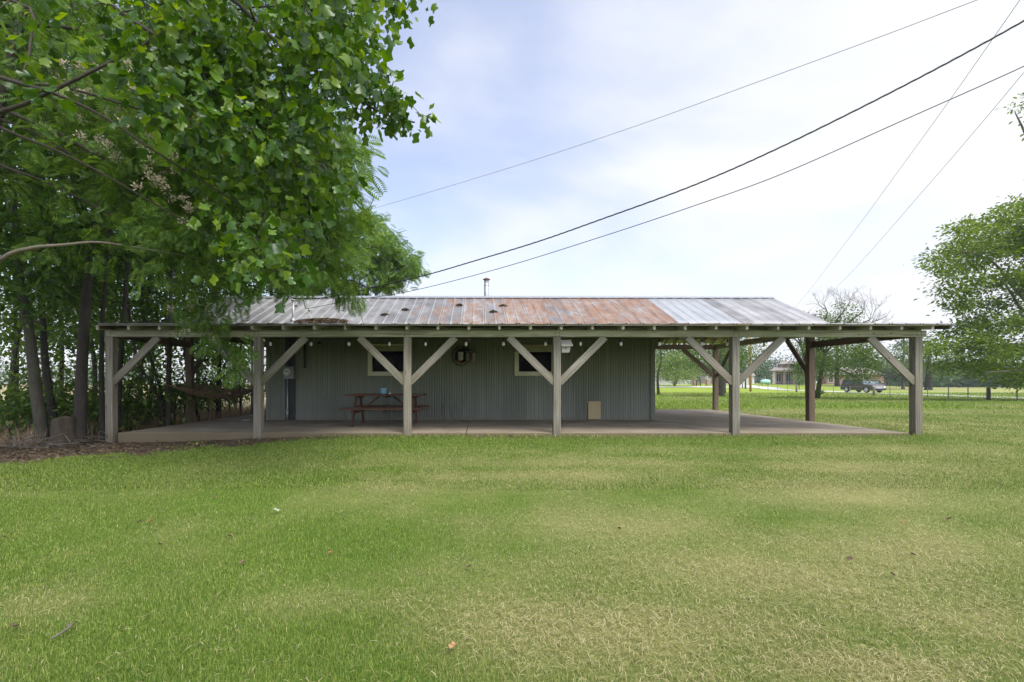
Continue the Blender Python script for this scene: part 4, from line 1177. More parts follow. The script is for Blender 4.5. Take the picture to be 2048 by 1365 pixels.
# saplings and undergrowth beside and beyond the porch
SAP = [(20, 850, 9.6, 1.0, 'knee high leafy sapling at the far left edge of the field'), (125, 830, 10.5, 1.3, 'leafy sapling between the two left trunks'), (255, 830, 10.6, 1.5, 'leafy sapling beyond the corner post brace'),
       (285, 820, 11.8, 1.3, 'spreading green sapling left of the hammock tree'), (372, 800, 14.5, 1.6, 'leafy sapling beyond the hammock tie'), (420, 790, 16.5, 1.8, 'green sapling behind the hammock net'),
       (470, 795, 18.5, 2.0, 'bright sapling behind the far porch pole'), (185, 835, 10.2, 0.9, 'low leafy sapling right of the thick trunk'), (60, 810, 12.0, 1.6, 'bushy sapling in the field behind the leaning tree'), (525, 800, 19.5, 2.2, 'tall sapling behind the left wall corner')]
for px_, py_, Y, h, lab in SAP:
    c = P(px_, py_, Y); z0 = gzf(c.x, c.y)
    s_ = thing('sapling', lab, 'sapling', (c.x, c.y, z0), 'saplings under the grove')
    mb = MB(); nodes = []; 
    for k in range(4):
        tip = Vector((c.x + g.normal(0, 0.35), c.y + g.normal(0, 0.3), z0 + h * g.uniform(0.7, 1.1)))
        pp = bez((c.x, c.y, z0 - 0.05), tip, 0.1, 6, Vector((g.normal(0, .1), g.normal(0, .1), 0))); mb.tube(pp, lerp_r(0.018, 0.005, 6), 5); nodes += [tuple(p) for p in pp[2:]]
    na = 34; anc = np.array([nodes[i] for i in g.integers(0, len(nodes), na)]) + g.normal(0, 0.32, (na, 3)); anc[:, 2] = np.maximum(anc[:, 2], z0 + 0.25)
    connect(mb, anc, nodes, [0.012] * len(nodes), g, 0.1, n=4)
    mb.build('trunk', M['barkbrown'], s_)
    crown_obj('crown', [cluster_leaves(anc, 26 if Y > 11 else 15, 0.2, 0.125, g, T_OVAL, 0.4)], M['grovelite'], s_)

for k, (px_, py_, Y, h, r_, lab) in enumerate([(-60, 800, 17, 9.5, 2.6, 'tree at the very left behind the grove'), (30, 800, 19.5, 10, 2.6, 'second tree from the left in the back row of the grove'), (120, 800, 22, 11, 2.9, 'middle tree of the back row seen between the two main trunks'), (225, 800, 20, 10, 2.5, 'back row tree seen left of the corner porch post'), (300, 800, 24, 11, 2.8, 'back row tree seen over the porch brace'), (395, 800, 22, 9, 2.2, 'back row tree straight beyond the hammock'), (470, 800, 26, 10, 2.6, 'back row tree nearest the barn beyond the porch pole')]):
    c = P(px_, py_, Y)
    blob_tree('shade_tree', lab, c.x, Y, h, r_, gzf(c.x, Y) + h * .52, 'grove' if k % 2 else 'grovelite', 'barkdark', .19, 4600, g, .11, 95, .8, group='back row trees behind the grove')
for k, (px_, py_, Y, h, lab) in enumerate([(35, 850, 9.9, 1.5, 'leafy bush at the field edge left of the leaning tree'), (150, 835, 11.8, 1.7, 'leafy bush behind the thickest trunk'), (207, 842, 11.0, 1.5, 'leafy bush behind the slim dark trunk'), (300, 826, 13.2, 1.8, 'leafy bush framed by the corner post and its brace'), (352, 822, 12.6, 1.6, 'leafy bush right behind the hammock tree'), (415, 818, 14.8, 1.9, 'leafy bush under the middle of the hammock'), (458, 816, 17.2, 2.1, 'leafy bush beyond the right half of the hammock'), (505, 812, 19.4, 2.3, 'leafy bush beyond the far porch pole'), (95, 835, 12.4, 1.8, 'leafy bush between the forked tree and the thickest trunk')]):
    c = P(px_, py_, Y)
    blob_tree('leafy_bush', lab, c.x, Y, h * .8, .75, gzf(c.x, Y) + h * .36, 'grovelite' if k % 2 else 'grove', 'barkbrown', .12, 520, g, .03, 40, .8, group='bushes under the grove')
# stump and brush under the grove
c = P(128, 893, 8.85); z0 = gzf(c.x, c.y)
mb = MB(); pr = []
n = 22
for k, (r, z) in enumerate([(0.29, -0.1), (0.22, 0.04), (0.185, 0.16), (0.175, 0.34), (0.168, 0.48), (0.155, 0.53), (0.0, 0.54)]):
    for i in range(n):
        a = 2 * math.pi * i / n; q = r * (1 + 0.12 * math.sin(3 * a + 1) + 0.08 * math.sin(7 * a + k) + 0.05 * math.sin(11 * a + 2 * k)) + (0.05 * math.sin(5 * a) if z < 0.1 else 0)
        pr.append((c.x + q * math.cos(a), c.y + q * math.sin(a), z0 + z + (0.05 * math.cos(a + 0.5) if z > 0.4 else 0)))
mb.add(pr, [(k * n + i, k * n + (i + 1) % n, (k + 1) * n + (i + 1) % n, (k + 1) * n + i) for k in range(6) for i in range(n)], True)
tag(mb.build('tree_stump', M['barkbrown'], loc=(c.x, c.y, z0)), 'short grey sawn stump at the foot of the thickest tree', 'stump')
for k, (px_, py_, Y, lab) in enumerate([(30, 905, 8.3, 'tangled heap of dead brush at the left edge of the lawn'), (180, 888, 9.2, 'small heap of dead twigs between the stump and the corner post')]):
    c = P(px_, py_, Y); z0 = gzf(c.x, c.y); mb = MB()
    for i in range(90 if k == 0 else 40):
        a = g.uniform(0, 6.28); L = g.uniform(0.15, 0.6); p = Vector((c.x + g.normal(0, 0.55 if k == 0 else .25), c.y + g.normal(0, 0.2), z0 + abs(g.normal(0, 0.09)) + 0.01)); q = p + Vector((math.cos(a) * L, math.sin(a) * L * 0.6, g.uniform(-0.05, 0.15)))
        mb.tube(bez(p, q, g.uniform(-.03, .06), 4), lerp_r(g.uniform(.004, .014), .003, 4), 4)
    bo_ = tag(mb.build('brush_heap', M['barkfar'], loc=(c.x, c.y, z0)), lab, 'brush heap', 'heaps of dead brush'); bo_['kind'] = 'stuff'

# ---- mimosa behind the barn
g = np.random.default_rng(14)
mr = thing('mimosa_tree', 'spreading feathery tree rising behind the barn roof left of the stovepipe', 'tree', (-5.6, 20.5, gzf(-5.6, 20.5)))
mb = MB(); tr = path([(-5.6, 20.5, -.3), (-5.5, 20.5, 1.5), (-5.3, 20.5, 3.2), (-5.0, 20.4, 5.0), (-4.8, 20.4, 6.6)], 4); mb.tube(tr, lerp_r(.16, .05, len(tr)), 9)
nodes = [tuple(p) for p in tr[5:]]; rad = [.08] * len(nodes)
for q in ([(720, 560, 20), (790, 540, 19.6), (825, 520, 19.3)], [(700, 500, 20.3), (770, 470, 20), (800, 490, 19.7)], [(690, 560, 20), (760, 590, 19.5)], [(640, 480, 20.6), (600, 430, 20.8), (560, 400, 21)], [(690, 470, 20.6), (720, 430, 20.8)]):
    pp = path([Vector(tr[10])] + [P(*a) for a in q], 4); rr = lerp_r(.06, .01, len(pp)); mb.tube(pp, rr, 6); nodes += [tuple(p) for p in pp[2:]]; rad += rr[2:]
C1 = np.concatenate([sample_poly([(540, 380), (640, 400), (700, 420), (745, 440), (790, 470), (830, 520), (832, 540), (800, 560), (800, 590), (740, 600), (560, 600), (520, 480)], 150, 19.2, 21.8, g),
                     sample_poly([(735, 425), (790, 470), (835, 518), (825, 545), (745, 585), (730, 480)], 46, 19.2, 20.6, g)])
connect(mb, C1, nodes, rad, g, 0.1, n=4); mb.build('trunk', M['barkbrown'], mr)
crown_obj('crown', [cluster_leaves(C1, 20, 0.24, 0.34, g, T_FROND, 0.5, 0.9, 0.5)], M['mimosa'], mr)


# ---- trees beyond the barn
def fractal(mb, p, d, L, r, depth, g, nodes, spread=0.6, up=0.15, kids=(2, 3)):
    n = 4; pts = [p]; q = p; dd = d
    for i in range(n):
        dd = (dd + Vector(g.normal(0, 0.12, 3)) + Vector((0, 0, up * 0.2))).normalized(); q = q + dd * L / n; pts.append(q)
    mb.tube(pts, lerp_r(r, r * 0.62, n + 1), 6 if depth > 2 else 4, False)
    nodes += [(tuple(x), r * 0.7, depth) for x in pts[1:]]
    if depth <= 0: return
    for k in range(int(g.integers(kids[0], kids[1] + 1))):
        a = g.uniform(0, 2 * math.pi); o = dd.orthogonal().normalized(); o2 = dd.cross(o)
        nd = (dd + (o * math.cos(a) + o2 * math.sin(a)) * g.uniform(0.5, 1.0) * spread + Vector((0, 0, up))).normalized()
        fractal(mb, pts[-1] if k < 2 else pts[2], nd, L * g.uniform(0.62, 0.85), r * 0.6, depth - 1, g, nodes, spread, up, kids)


g = np.random.default_rng(15)
# big oak at the right, reaching in from outside the picture
ok = thing('oak_tree', 'large green oak with layered spreading boughs at the right edge', 'tree', (41, 30, gzf(41, 30)))
mb = MB(); tr = path([(41, 30, -.6), (41, 30, 2.0), (40.7, 30, 5.0), (40.2, 30.2, 8.0), (39.5, 30, 12.0), (39, 30, 16)], 4); mb.tube(tr, lerp_r(.55, .12, len(tr)), 12)
nodes = [tuple(p) for p in tr[4:]]; rad = [.25] * len(nodes)
for q in ([(2110, 650, 30), (2040, 590, 29.5), (1980, 520, 29), (1900, 500, 28.5)], [(2100, 700, 30), (2030, 690, 30), (1960, 700, 29.5), (1880, 690, 29)], [(2100, 640, 31), (2045, 620, 31), (2000, 560, 31.5), (1930, 560, 32)],
          [(2100, 560, 30), (2060, 480, 29), (2000, 440, 28.5)], [(2110, 720, 29), (2040, 740, 28), (1970, 745, 27)], [(2100, 500, 29), (2060, 300, 28), (2030, 225, 27.5)]):
    pp = path([Vector(tr[int(6 + 10 * g.random())])] + [P(*a) for a in q], 4); rr = lerp_r(.16, .025, len(pp)); mb.tube(pp, rr, 7); nodes += [tuple(p) for p in pp[2:]]; rad += rr[2:]
POLY = [(1850, 520), (1885, 470), (1960, 440), (2010, 410), (2060, 395), (2320, 330), (2330, 780), (2050, 765), (1990, 770), (1930, 735), (1860, 740), (1840, 700), (1900, 660), (1950, 640), (1900, 610), (1880, 560)]
D1 = sample_poly(POLY, 420, 26.5, 34, g)
D2 = sample_poly([(2015, 225), (2040, 195), (2120, 180), (2120, 290), (2040, 265)], 9, 27, 28, g)
D3 = np.stack([g.uniform(33, 49, 130), g.uniform(24, 38, 130), g.uniform(8, 18.5, 130)], -1)
D3 = D3[((D3[:, 0] - 41) ** 2 + (D3[:, 1] - 30) ** 2 < 64) & ~((D3[:, 0] / D3[:, 1] < 1.29))]
anch = np.concatenate([D1, D2, D3]); connect(mb, anch, nodes, rad, g, 0.06, 20, 5); mb.build('trunk', M['barkfar'], ok)
crown_obj('crown', [cluster_leaves(D1, 190, 0.42, 0.20, g, T_OVAL, 0.2, 1.0, 0.55), cluster_leaves(D2, 45, 0.3, 0.2, g, T_OVAL, 0.3, .8, .5), cluster_leaves(D3, 70, 0.8, 0.26, g, T_OVAL, 0.2, 1, .4)], M['oak'], ok)

# half dead tree behind the right roof end
x, y = 29.4, 40.0; z0 = gzf(x, y)
dt = thing('dying_tree', 'half dead tree with bare grey branches sticking out of its green crown', 'tree', (x, y, z0))
mb = MB(); nd = []
for dx, lean in ((-0.45, -0.03), (0.35, 0.12)):
    pp = path([(x + dx, y, z0 - .2), (x + dx + lean * 2, y, z0 + 1.6), (x + dx * 1.3 + lean * 5, y, z0 + 4.0)], 4); mb.tube(pp, lerp_r(.22, .13, len(pp)), 9)
    for k in range(4): fractal(mb, pp[-1], Vector((g.normal(0, .55), g.normal(0, .5), 1)).normalized(), 1.5, .09, 3, g, nd, .7, .2)
nb_ = MB()
for k, (px_, py_) in enumerate(((1655, 625), (1690, 620), (1725, 625), (1740, 640), (1680, 640))):
    p = P(px_, py_, 40.0); q = Vector((x + 0.3, y, z0 + 4.2)); mb.tube(bez(q, p, .4, 6), lerp_r(.10, .055, 6), 6)
    for j in range(3): fractal(nb_, p, Vector((g.normal(0.25 * (k - 1.5), .4), g.normal(0, .3), 1)).normalized(), .85, .026, 4, g, [], .75, .12, (2, 3))
for (px_, py_), d in (((1735, 650), (1, 0, .25)), ((1745, 655), (1, .2, .05))):
    for j in range(3): fractal(nb_, P(px_, py_, 40), Vector(d).normalized(), .75, .026, 3, g, [], .6, .15, (2, 3))
mb.tube(path([P(1660, 735, 40), P(1700, 748, 39.5), P(1725, 765, 39)], 4), lerp_r(.07, .02, 9), 6)
mb.build('trunk', M['barkbrown'], dt); nb_.build('bare_branches', M['deadwood'], dt)
E1 = np.concatenate([sample_poly([(1610, 700), (1640, 630), (1680, 605), (1720, 615), (1745, 650), (1745, 700), (1760, 740), (1735, 765), (1690, 755), (1655, 745), (1600, 740)], 150, 37.5, 42.5, g), sample_poly([(1585, 690), (1620, 680), (1640, 760), (1610, 770), (1590, 740)], 18, 38, 41, g)])
crown_obj('crown', [cluster_leaves(E1, 100, 0.36, 0.16, g, T_DIAM, .3, .9, .6)], M['oakdark'], dt)
# pale root gravel and sprout at the foot
blob_tree('sprout_bush', 'leafy sprout at the foot of the half dead tree', x + 0.2, y - 0.3, 1.0, 0.55, z0 + 0.5, 'grovelite', 'barkbrown', .14, 420, g, .03, 12)

# tree seen through the open porch, with a pale split trunk
t2 = blob_tree('shade_tree', 'spreading tree with a thick pale trunk seen through the open carport', 25.4, 47.5, 9.0, 4.0, gzf(25.4, 47.5) + 5.4, 'oakdark', 'barkgrey', .19, 10500, g, .36, 90, .5)
blob_tree('shade_tree', 'small leafy tree hugging the right wall of the barn in the distance', 21.0, 53, 7.0, 2.9, gzf(21, 53) + 4.4, 'oakdark', 'barkbrown', .25, 1800, g, .2, 40, .6)
blob_tree('round_bush', 'bright green rounded bush in front of the white house', 43.5, 101, 8.2, 4.6, gzf(43.5, 101) + 3.0, 'bush', 'barkbrown', .42, 3200, g, .3, 70, .7)
blob_tree('shade_tree', 'tall dark tree behind the bright green bush', 53.5, 122, 16, 7.5, gzf(53.5, 122) + 8.0, 'woods', 'barkbrown', .7, 3400, g, .5, 80, .7)
blob_tree('shade_tree', 'tree left of the brick house gable standing behind the utility poles', 71, 130, 13, 5.0, gzf(71, 130) + 6.5, 'woods', 'barkbrown', .7, 2400, g, .4, 60, .7)
blob_tree('yard_tree', 'young round tree in front of the brick house porch', 62.0, 88, 3.5, 1.25, gzf(62.0, 88) + 2.1, 'oakdark', 'barkbrown', .22, 900, g, .07, 26, .8)
blob_tree('shade_tree', 'broad tree over the low brick wing behind the dark car', 82, 104, 13.5, 6.5, gzf(82, 104) + 7.0, 'oakdark', 'barkdark', .5, 4200, g, .5, 90, .6)
blob_tree('cedar_tree', 'dull green cedar between the corner porch post and the far woods', 90.5, 97, 14.5, 3.6, gzf(90.5, 97) + 4.0, 'cedar', 'barkfar', .5, 3000, g, .3, 80, .35, shape=0.25)
blob_tree('shade_tree', 'dark trunked tree just right of the corner porch post', 86.5, 87.5, 10.5, 5.6, gzf(86.5, 87.5) + 6.2, 'oakdark', 'barkdark', .4, 3600, g, .6, 80, .55)
blob_tree('shade_tree', 'distant tree whose top shows above the middle of the roof ridge', 32.6, 60.5, 12.6, 3.0, gzf(32.6, 60.5) + 9.6, 'oakdark', 'barkbrown', .34, 4200, g, .3, 60, .5)

# far woods: one mass of foliage that cannot be counted
parts = []
g = np.random.default_rng(16)
def wood_clump(x, y, h, r, n, leaf):
    z0 = gzf(x, y); k = 16
    a = g.uniform(0, 6.283, k); u = g.uniform(0, 1, k); q = np.sqrt(1 - (u * 0.95) ** 2); rad = g.uniform(.5, 1, k)
    anc = np.stack([x + r * rad * q * np.cos(a), y + r * rad * q * np.sin(a), z0 + h * (0.12 + 0.82 * u * rad)], -1)
    parts.append(cluster_leaves(anc, n // k, r * .26, leaf, g, T_DIAM, .1, .9, .8))
for i in range(120):
    q = g.uniform(0.80, 1.5); y = g.uniform(128, 165) if q > .95 else g.uniform(150, 185); wood_clump(q * y, y, g.uniform(6.5, 9.5) + (2.0 if q < 0.98 else 0), g.uniform(4, 6.5), 560, .8)
for i in range(26): q = g.uniform(0.50, 0.82); y = g.uniform(158, 190); wood_clump(q * y, y, g.uniform(8, 13), g.uniform(5, 7), 520, .85)
for i in range(26): q = g.uniform(0.33, 0.55); y = g.uniform(160, 210); wood_clump(q * y, y, g.uniform(10, 15), g.uniform(5, 7), 460, .9)
for i in range(60): q = g.uniform(-1.6, 0.1); y = g.uniform(170, 230); wood_clump(q * y, y, g.uniform(8, 13), g.uniform(6, 9), 300, 1.3)
V, F = merge(parts)
wd = link('woods', mesh_np('woods', V, F), M['woods']); wd['kind'] = 'stuff'; wd['label'] = 'far belt of mixed woodland along the edge of the pasture'; wd['category'] = 'woods'
for k in range(2): pass


# ------------------------------------------------------------------ grass and weeds
def make_blades(n, y0, y1, h, w, g, dens_pow=1.0, lean=0.5, lying=False):
    """one tapering bent blade each: 5 vertices"""
    # sample so that density falls with distance like the picture needs
    u = g.random(int(n * 2.0)); y = y0 * (y1 / y0) ** u if dens_pow == 2 else y0 + (y1 - y0) * u
    x = (g.uniform(-650, W0 + 650, len(y)) - VX) * y / FPX
    return x, y


def blade_mesh(name, x, y, h, w, g, dry, lean=0.5):
    n = len(x); z = gz(x, y)
    a = g.uniform(0, 2 * math.pi, n); d = np.stack([np.cos(a), np.sin(a), np.zeros(n)], -1); s = np.stack([-np.sin(a), np.cos(a), np.zeros(n)], -1)
    L = h * g.uniform(0.55, 1.3, n); le = lean * g.uniform(0.1, 1.3, n); up = np.array([0, 0, 1.0])
    B = np.stack([x, y, z - 0.004], -1)
    m = B + d * (L * le * 0.35)[:, None] + up * (L * 0.6 * np.sqrt(np.maximum(0.05, 1 - (0.6 * le) ** 2)))[:, None]
    t = B + d * (L * le)[:, None] + up * (L * np.sqrt(np.maximum(0.03, 1 - np.minimum(le, .99) ** 2)))[:, None]
    ww = (w * g.uniform(.7, 1.3, n))[:, None]
    V = np.stack([B - s * ww / 2, B + s * ww / 2, m + s * ww * .42, m - s * ww * .42, t], 1).reshape(-1, 3)
    k = np.arange(n)[:, None] * 5
    F = [k + np.array([[0, 1, 2, 3]]), k + np.array([[3, 2, 4]])]
    me = mesh_np(name, V, F)
    at = me.attributes.new('dry', 'FLOAT', 'POINT'); at.data.foreach_set('value', np.repeat(np.clip(dry, 0, 1), 5).astype(np.float32))
    return me


g = np.random.default_rng(17)


def lawn(name, n, y0, y1, h, w, lean, label):
    x, y = make_blades(n, y0, y1, h, w, g, 2)
    dry, dirt, tan, mead = zones(x, y)
    inslab = (x > -7.5) & (x < 8.9) & (y > 9.28) & (y < 17.5)
    pr = (1 - dirt) ** 1.5 * (1 - tan) * ~inslab
    hp = (h if np.isscalar(h) else h)
    keep = g.random(len(x)) < pr
    keep &= g.random(len(x)) < (1 - 0.25 * dry)
    x, y, dry = x[keep][:n], y[keep][:n], dry[keep][:n]
    dd = np.where(g.random(len(x)) < 0.05 + 0.65 * dry, g.uniform(.6, 1, len(x)), dry * 0.45)
    hh = h * (1 - 0.45 * dry) * (0.8 + 0.5 * fbm(x * 1.5, y * 1.5, 3))
    hh = hh * (1 + 0.9 * sstep(8.75, 9.2, y) * (y < 9.36))
    o = link(name, blade_mesh(name, x, y, hh, w * (y / 4.0) ** 0.55 if y1 < 12 else w, g, dd, lean + 0.35 * dry), M['blade'])
    o['kind'] = 'stuff'; o['label'] = label; o['category'] = 'grass'
    return o


lawn('grass', 520000, 1.3, 4.6, 0.026, 0.0026, 0.75, 'short mown lawn grass close to the camera')
lawn('grass', 300000, 4.6, 10.2, 0.034, 0.0042, 0.75, 'short mown lawn grass in front of the porch')
lawn('grass', 140000, 10.2, 19.2, 0.045, 0.012, 0.7, 'mown grass beside and beyond the slab')
# straw lying on the lawn
x, y = make_blades(170000, 1.3, 6.5, 0, 0, g, 2); dry, dirt, tan, mead = zones(x, y)
k = g.random(len(x)) < 0.02 + 0.9 * np.clip(dry - .25, 0, 1); x, y = x[k][:115000], y[k][:115000]
n = len(x); a = g.uniform(0, 6.283, n); L = g.uniform(.008, .026, n); w = g.uniform(.0009, .002, n) * (y / 3) ** .5
c = np.stack([x, y, gz(x, y) + g.uniform(.012, .03, n)], -1); d = np.stack([np.cos(a), np.sin(a), g.uniform(-.35, .35, n)], -1); s = np.stack([-np.sin(a), np.cos(a), np.zeros(n)], -1)
md = c + np.array([0, 0, 1]) * (L * .25)[:, None]
V = np.stack([c - d * L[:, None] - s * w[:, None] * .3, c - d * L[:, None] + s * w[:, None] * .3, md + s * w[:, None], md - s * w[:, None], c + d * L[:, None]], 1).reshape(-1, 3)
kk = np.arange(n)[:, None] * 5
me = mesh_np('straw', V, [kk + np.array([[0, 1, 2, 3]]), kk + np.array([[3, 2, 4]])]); at = me.attributes.new('dry', 'FLOAT', 'POINT'); at.data.foreach_set('value', np.ones(n * 5, np.float32))
so = link('straw', me, M['blade']); so['kind'] = 'stuff'; so['label'] = 'dry straw and thatch lying on the mown lawn'; so['category'] = 'straw'
# meadow
x = []; y = []
yy_ = 18.7 * (62 / 18.7) ** g.random(150000); xx_ = (g.uniform(1150, 2650, 150000) - VX) * yy_ / FPX
me = blade_mesh('meadow_grass', xx_, yy_, 0.13 * (0.6 + 0.9 * fbm(xx_ * .5, yy_ * .5, 3)), 0.02 * (yy_ / 30), g, np.clip(fbm(xx_ * .3 + 9, yy_ * .3, 4) * 1.5 - .62, 0, .7), .6)
mo = link('meadow_grass', me, M['blade']); mo['kind'] = 'stuff'; mo['label'] = 'taller unmown meadow grass between the lawn and the road'; mo['category'] = 'grass'
# tall dry weeds and litter under the grove
n = 26000; yy_ = g.uniform(7.5, 19, n); xx_ = (g.uniform(-80, 545, n) - VX) * yy_ / FPX
dry, dirt, tan, mead = zones(xx_, yy_)
k = (((yy_ > 9.6 + 0.0 * xx_) & (xx_ < -7.9)) | ((xx_ < -8.4) & (yy_ > 8.6))) & (g.random(n) < .9) & ~((xx_ > -7.7) & (yy_ < 17.6))
xx_, yy_ = xx_[k], yy_[k]
me = blade_mesh('dry_weeds', xx_, yy_, 0.38 * (0.35 + 1.1 * fbm(xx_ * 1.3, yy_ * 1.3, 3)), 0.010, g, np.ones(len(xx_)), .75)
wo = link('dry_weeds', me, M['dryweed']); wo['kind'] = 'stuff'; wo['label'] = 'tall dry brown weeds along the field edge under the grove'; wo['category'] = 'weeds'
n = 16000; yy_ = g.uniform(6.2, 10.5, n); xx_ = g.uniform(-11, 2, n); dry, dirt, tan, mead = zones(xx_, yy_)
k = (g.random(n) < dirt * np.where(yy_ > 8.6, .5, .55)) & ~((xx_ > -7.45) & (yy_ > 9.28)); xx_, yy_ = xx_[k], yy_[k]; n = len(xx_)
v_, f_ = leaves(np.stack([xx_, yy_, gz(xx_, yy_) + g.uniform(.004, .03, n)], -1), g.normal(0, 1, (n, 3)) * [1, 1, .15], g.normal(0, .3, (n, 3)) + [0, 0, 1], g.uniform(.03, .08, n), T_OVAL)
lo = link('leaf_litter', mesh_np('leaf_litter', v_, f_), M['litter']); lo['kind'] = 'stuff'; lo['label'] = 'brown leaf litter on the bare soil under the trees'; lo['category'] = 'leaf litter'

# single fallen leaves on the lawn
FL = [(448, 902), (466, 908), (518, 912), (575, 908), (588, 902), (428, 1000), (316, 998), (784, 905), (911, 892), (1062, 900), (1153, 900), (1240, 1065), (300, 1050), (278, 1052), (30, 1265), (8, 1082), (905, 1308), (937, 1143), (322, 1097), (1897, 1045), (1805, 1050), (1868, 866), (1826, 1118), (460, 1080), (660, 1115), (485, 1135), (1700, 1128), (1787, 1160)]
for i, (px_, py_) in enumerate(FL):
    Y = CAMZ * FPX / (py_ - VY); c = P(px_, py_, Y); 
    for _ in range(3):
        z = gzf(c.x, c.y); Y = (CAMZ - z) * FPX / (py_ - VY); c = P(px_, py_, Y)
    z = gzf(c.x, c.y) + 0.032
    tv, tf = T_TULIP; s_ = random.uniform(.02, .035); q = Matrix.Rotation(random.uniform(0, 6.28), 3, 'Z') @ Matrix.Rotation(random.uniform(-.5, .5), 3, 'X')
    mb = MB(); mb.add([Vector((c.x, c.y, z)) + q @ (Vector((v[0] - .5, v[1], v[2] * 1.8 + .12 * abs(math.sin(5 * v[1])))) * s_) for v in tv], [tuple(r) for f in tf for r in f])
    o = mb.build('fallen_leaf', M['litter'] if i % 4 else simple('orange dead leaf', (.36, .2, .09), .8, 0, .3, 30), loc=(c.x, c.y, z))
    sd = o.modifiers.new('t', 'SOLIDIFY'); sd.thickness = .0012
    tag(o, 'small curled dry fallen leaf lying on the mown lawn', 'leaf', 'dry leaves fallen on the lawn')
c = P(552, 1021, 3.9); z = gzf(c.x, c.y) + .03; Y = (CAMZ - z) * FPX / (1021 - VY); c = P(552, 1021, Y)
mb = MB(); mb.add([Vector((c.x, c.y, z)) + Vector(((v[0] - .5), v[1] * .9, v[2] * 1.4 + .1)) * .05 for v in T_TULIP[0]], [tuple(r) for f in T_TULIP[1] for r in f])
o = mb.build('fallen_leaf', simple('pale leaf underside', (.26, .33, .21), .7, 0, .1), loc=(c.x, c.y, z)); tag(o, 'single pale green leaf lying underside up on the lawn', 'leaf')
c = P(125, 1275, CAMZ * FPX / (1275 - VY)); z = gzf(c.x, c.y) + .03
mb = MB().tube([(c.x - .02, c.y + .09, z), (c.x - .002, c.y + .04, z + .006), (c.x + .004, c.y, z + .004), (c.x - .002, c.y - .05, z)], [.003, .0045, .005, .004], 7).tube([(c.x, c.y + .03, z), (c.x - .03, c.y + .06, z + .01)], [.005, .003], 5)
tag(mb.build('stick', M['barkfar'], loc=(c.x, c.y, z)), 'short crooked stick lying on the lawn at the lower left', 'stick')
HAZE_D = 0.00045

# ------------------------------------------------------------------ distant buildings, car, poles, fences
def frame(loc, rz):
    return Matrix.Translation(Vector(loc)) @ Matrix.Rotation(rz, 4, 'Z')


class LB(MB):
    """mesh builder that works in a rotated local frame"""
    def __init__(s, T): super().__init__(); s.T = T

    def done(s, name, mat, parent, bevel=0):
        s.v = [tuple(s.T @ Vector(v)) for v in s.v]
        return s.build(name, mat, parent, bevel=bevel)


def brick(name, a, b, mortar, sc=1.0):
    t = NT(name); o = t.obj()
    s = t.n('ShaderNodeSeparateXYZ', {0: o}); u = t.math('ADD', s.outputs[0], s.outputs[1])
    v = t.n('ShaderNodeCombineXYZ', {0: u, 1: s.outputs[2], 2: 0.0}).outputs[0]
    br = t.n('ShaderNodeTexBrick', {'Vector': v, 'Color1': a, 'Color2': b, 'Mortar': mortar, 'Scale': sc, 'Mortar Size': 0.012, 'Brick Width': 0.25, 'Row Height': 0.08})
    return t.bsdf(Base_Color=br.outputs[0], Roughness=0.9)


def shingle(name, a, b):
    t = NT(name); o = t.obj(); f = t.noise(t.map(o, (1.5, 1.5, 6)), 2.0, 5, .7)
    return t.bsdf(Base_Color=t.ramp(f, [(.3, a), (.7, b)]), Roughness=.9)


BR1 = brick('brown brick', (.22, .125, .095), (.30, .18, .14), (.36, .31, .27)); BR2 = brick('red brick', (.30, .15, .11), (.36, .2, .15), (.4, .34, .3))
SH1 = shingle('brown shingle', (.22, .18, .16), (.31, .265, .24)); SH2 = shingle('grey shingle', (.24, .24, .26), (.33, .33, .35))
STUC = simple('pale siding', (.6, .6, .57), .8, 0, .06); BEIGE = simple('beige stone', (.42, .36, .29), .9, 0, .2, 3); QUOIN = simple('pale quoin stone', (.52, .46, .38), .8, 0, .1)
GLS = NT('distant window glass').bsdf(Base_Color=(.03, .035, .04, 1), Roughness=.15)


def hip_roof(lb, x0, x1, y0, y1, z0, z1, inset):
    ym = (y0 + y1) / 2
    lb.add([(x0, y0, z0), (x1, y0, z0), (x1, y1, z0), (x0, y1, z0), (x0 + inset, ym, z1), (x1 - inset, ym, z1)], [(0, 1, 5, 4), (1, 2, 5), (2, 3, 4, 5), (3, 0, 4), (3, 2, 1, 0)])


def gable_roof(lb, x0, x1, y0, y1, z0, z1, axis='x', th=.18):
    if axis == 'x':
        ym = (y0 + y1) / 2; A = [(x0, y0, z0), (x0, ym, z1), (x0, y1, z0)]; B_ = [(x1, y0, z0), (x1, ym, z1), (x1, y1, z0)]
    else:
        xm = (x0 + x1) / 2; A = [(x0, y0, z0), (xm, y0, z1), (x1, y0, z0)]; B_ = [(x0, y1, z0), (xm, y1, z1), (x1, y1, z0)]
    lb.add(A + B_ + [(p[0], p[1], p[2] - th) for p in A + B_], [(0, 1, 4, 3), (1, 2, 5, 4), (6, 9, 10, 7), (7, 10, 11, 8), (0, 3, 9, 6), (2, 8, 11, 5), (0, 6, 7, 1), (1, 7, 8, 2), (3, 4, 10, 9), (4, 5, 11, 10)])


def window(T, parent, x, y, z, w, h, d=.06, mat=GLS, fm=None):
    f = LB(T); t = .09
    f.bb(x - w / 2 - t, x + w / 2 + t, y - d, y, z - t, z); f.bb(x - w / 2 - t, x + w / 2 + t, y - d, y, z + h, z + h + t); f.bb(x - w / 2 - t, x - w / 2, y - d, y, z, z + h); f.bb(x + w / 2, x + w / 2 + t, y - d, y, z, z + h); f.bb(x - .03, x + .03, y - d, y, z, z + h)
    fo = f.done('window', fm or M['white'], parent)
    LB(T).bb(x - w / 2, x + w / 2, y - d * .5, y - d * .3, z, z + h).done('pane', mat, fo)


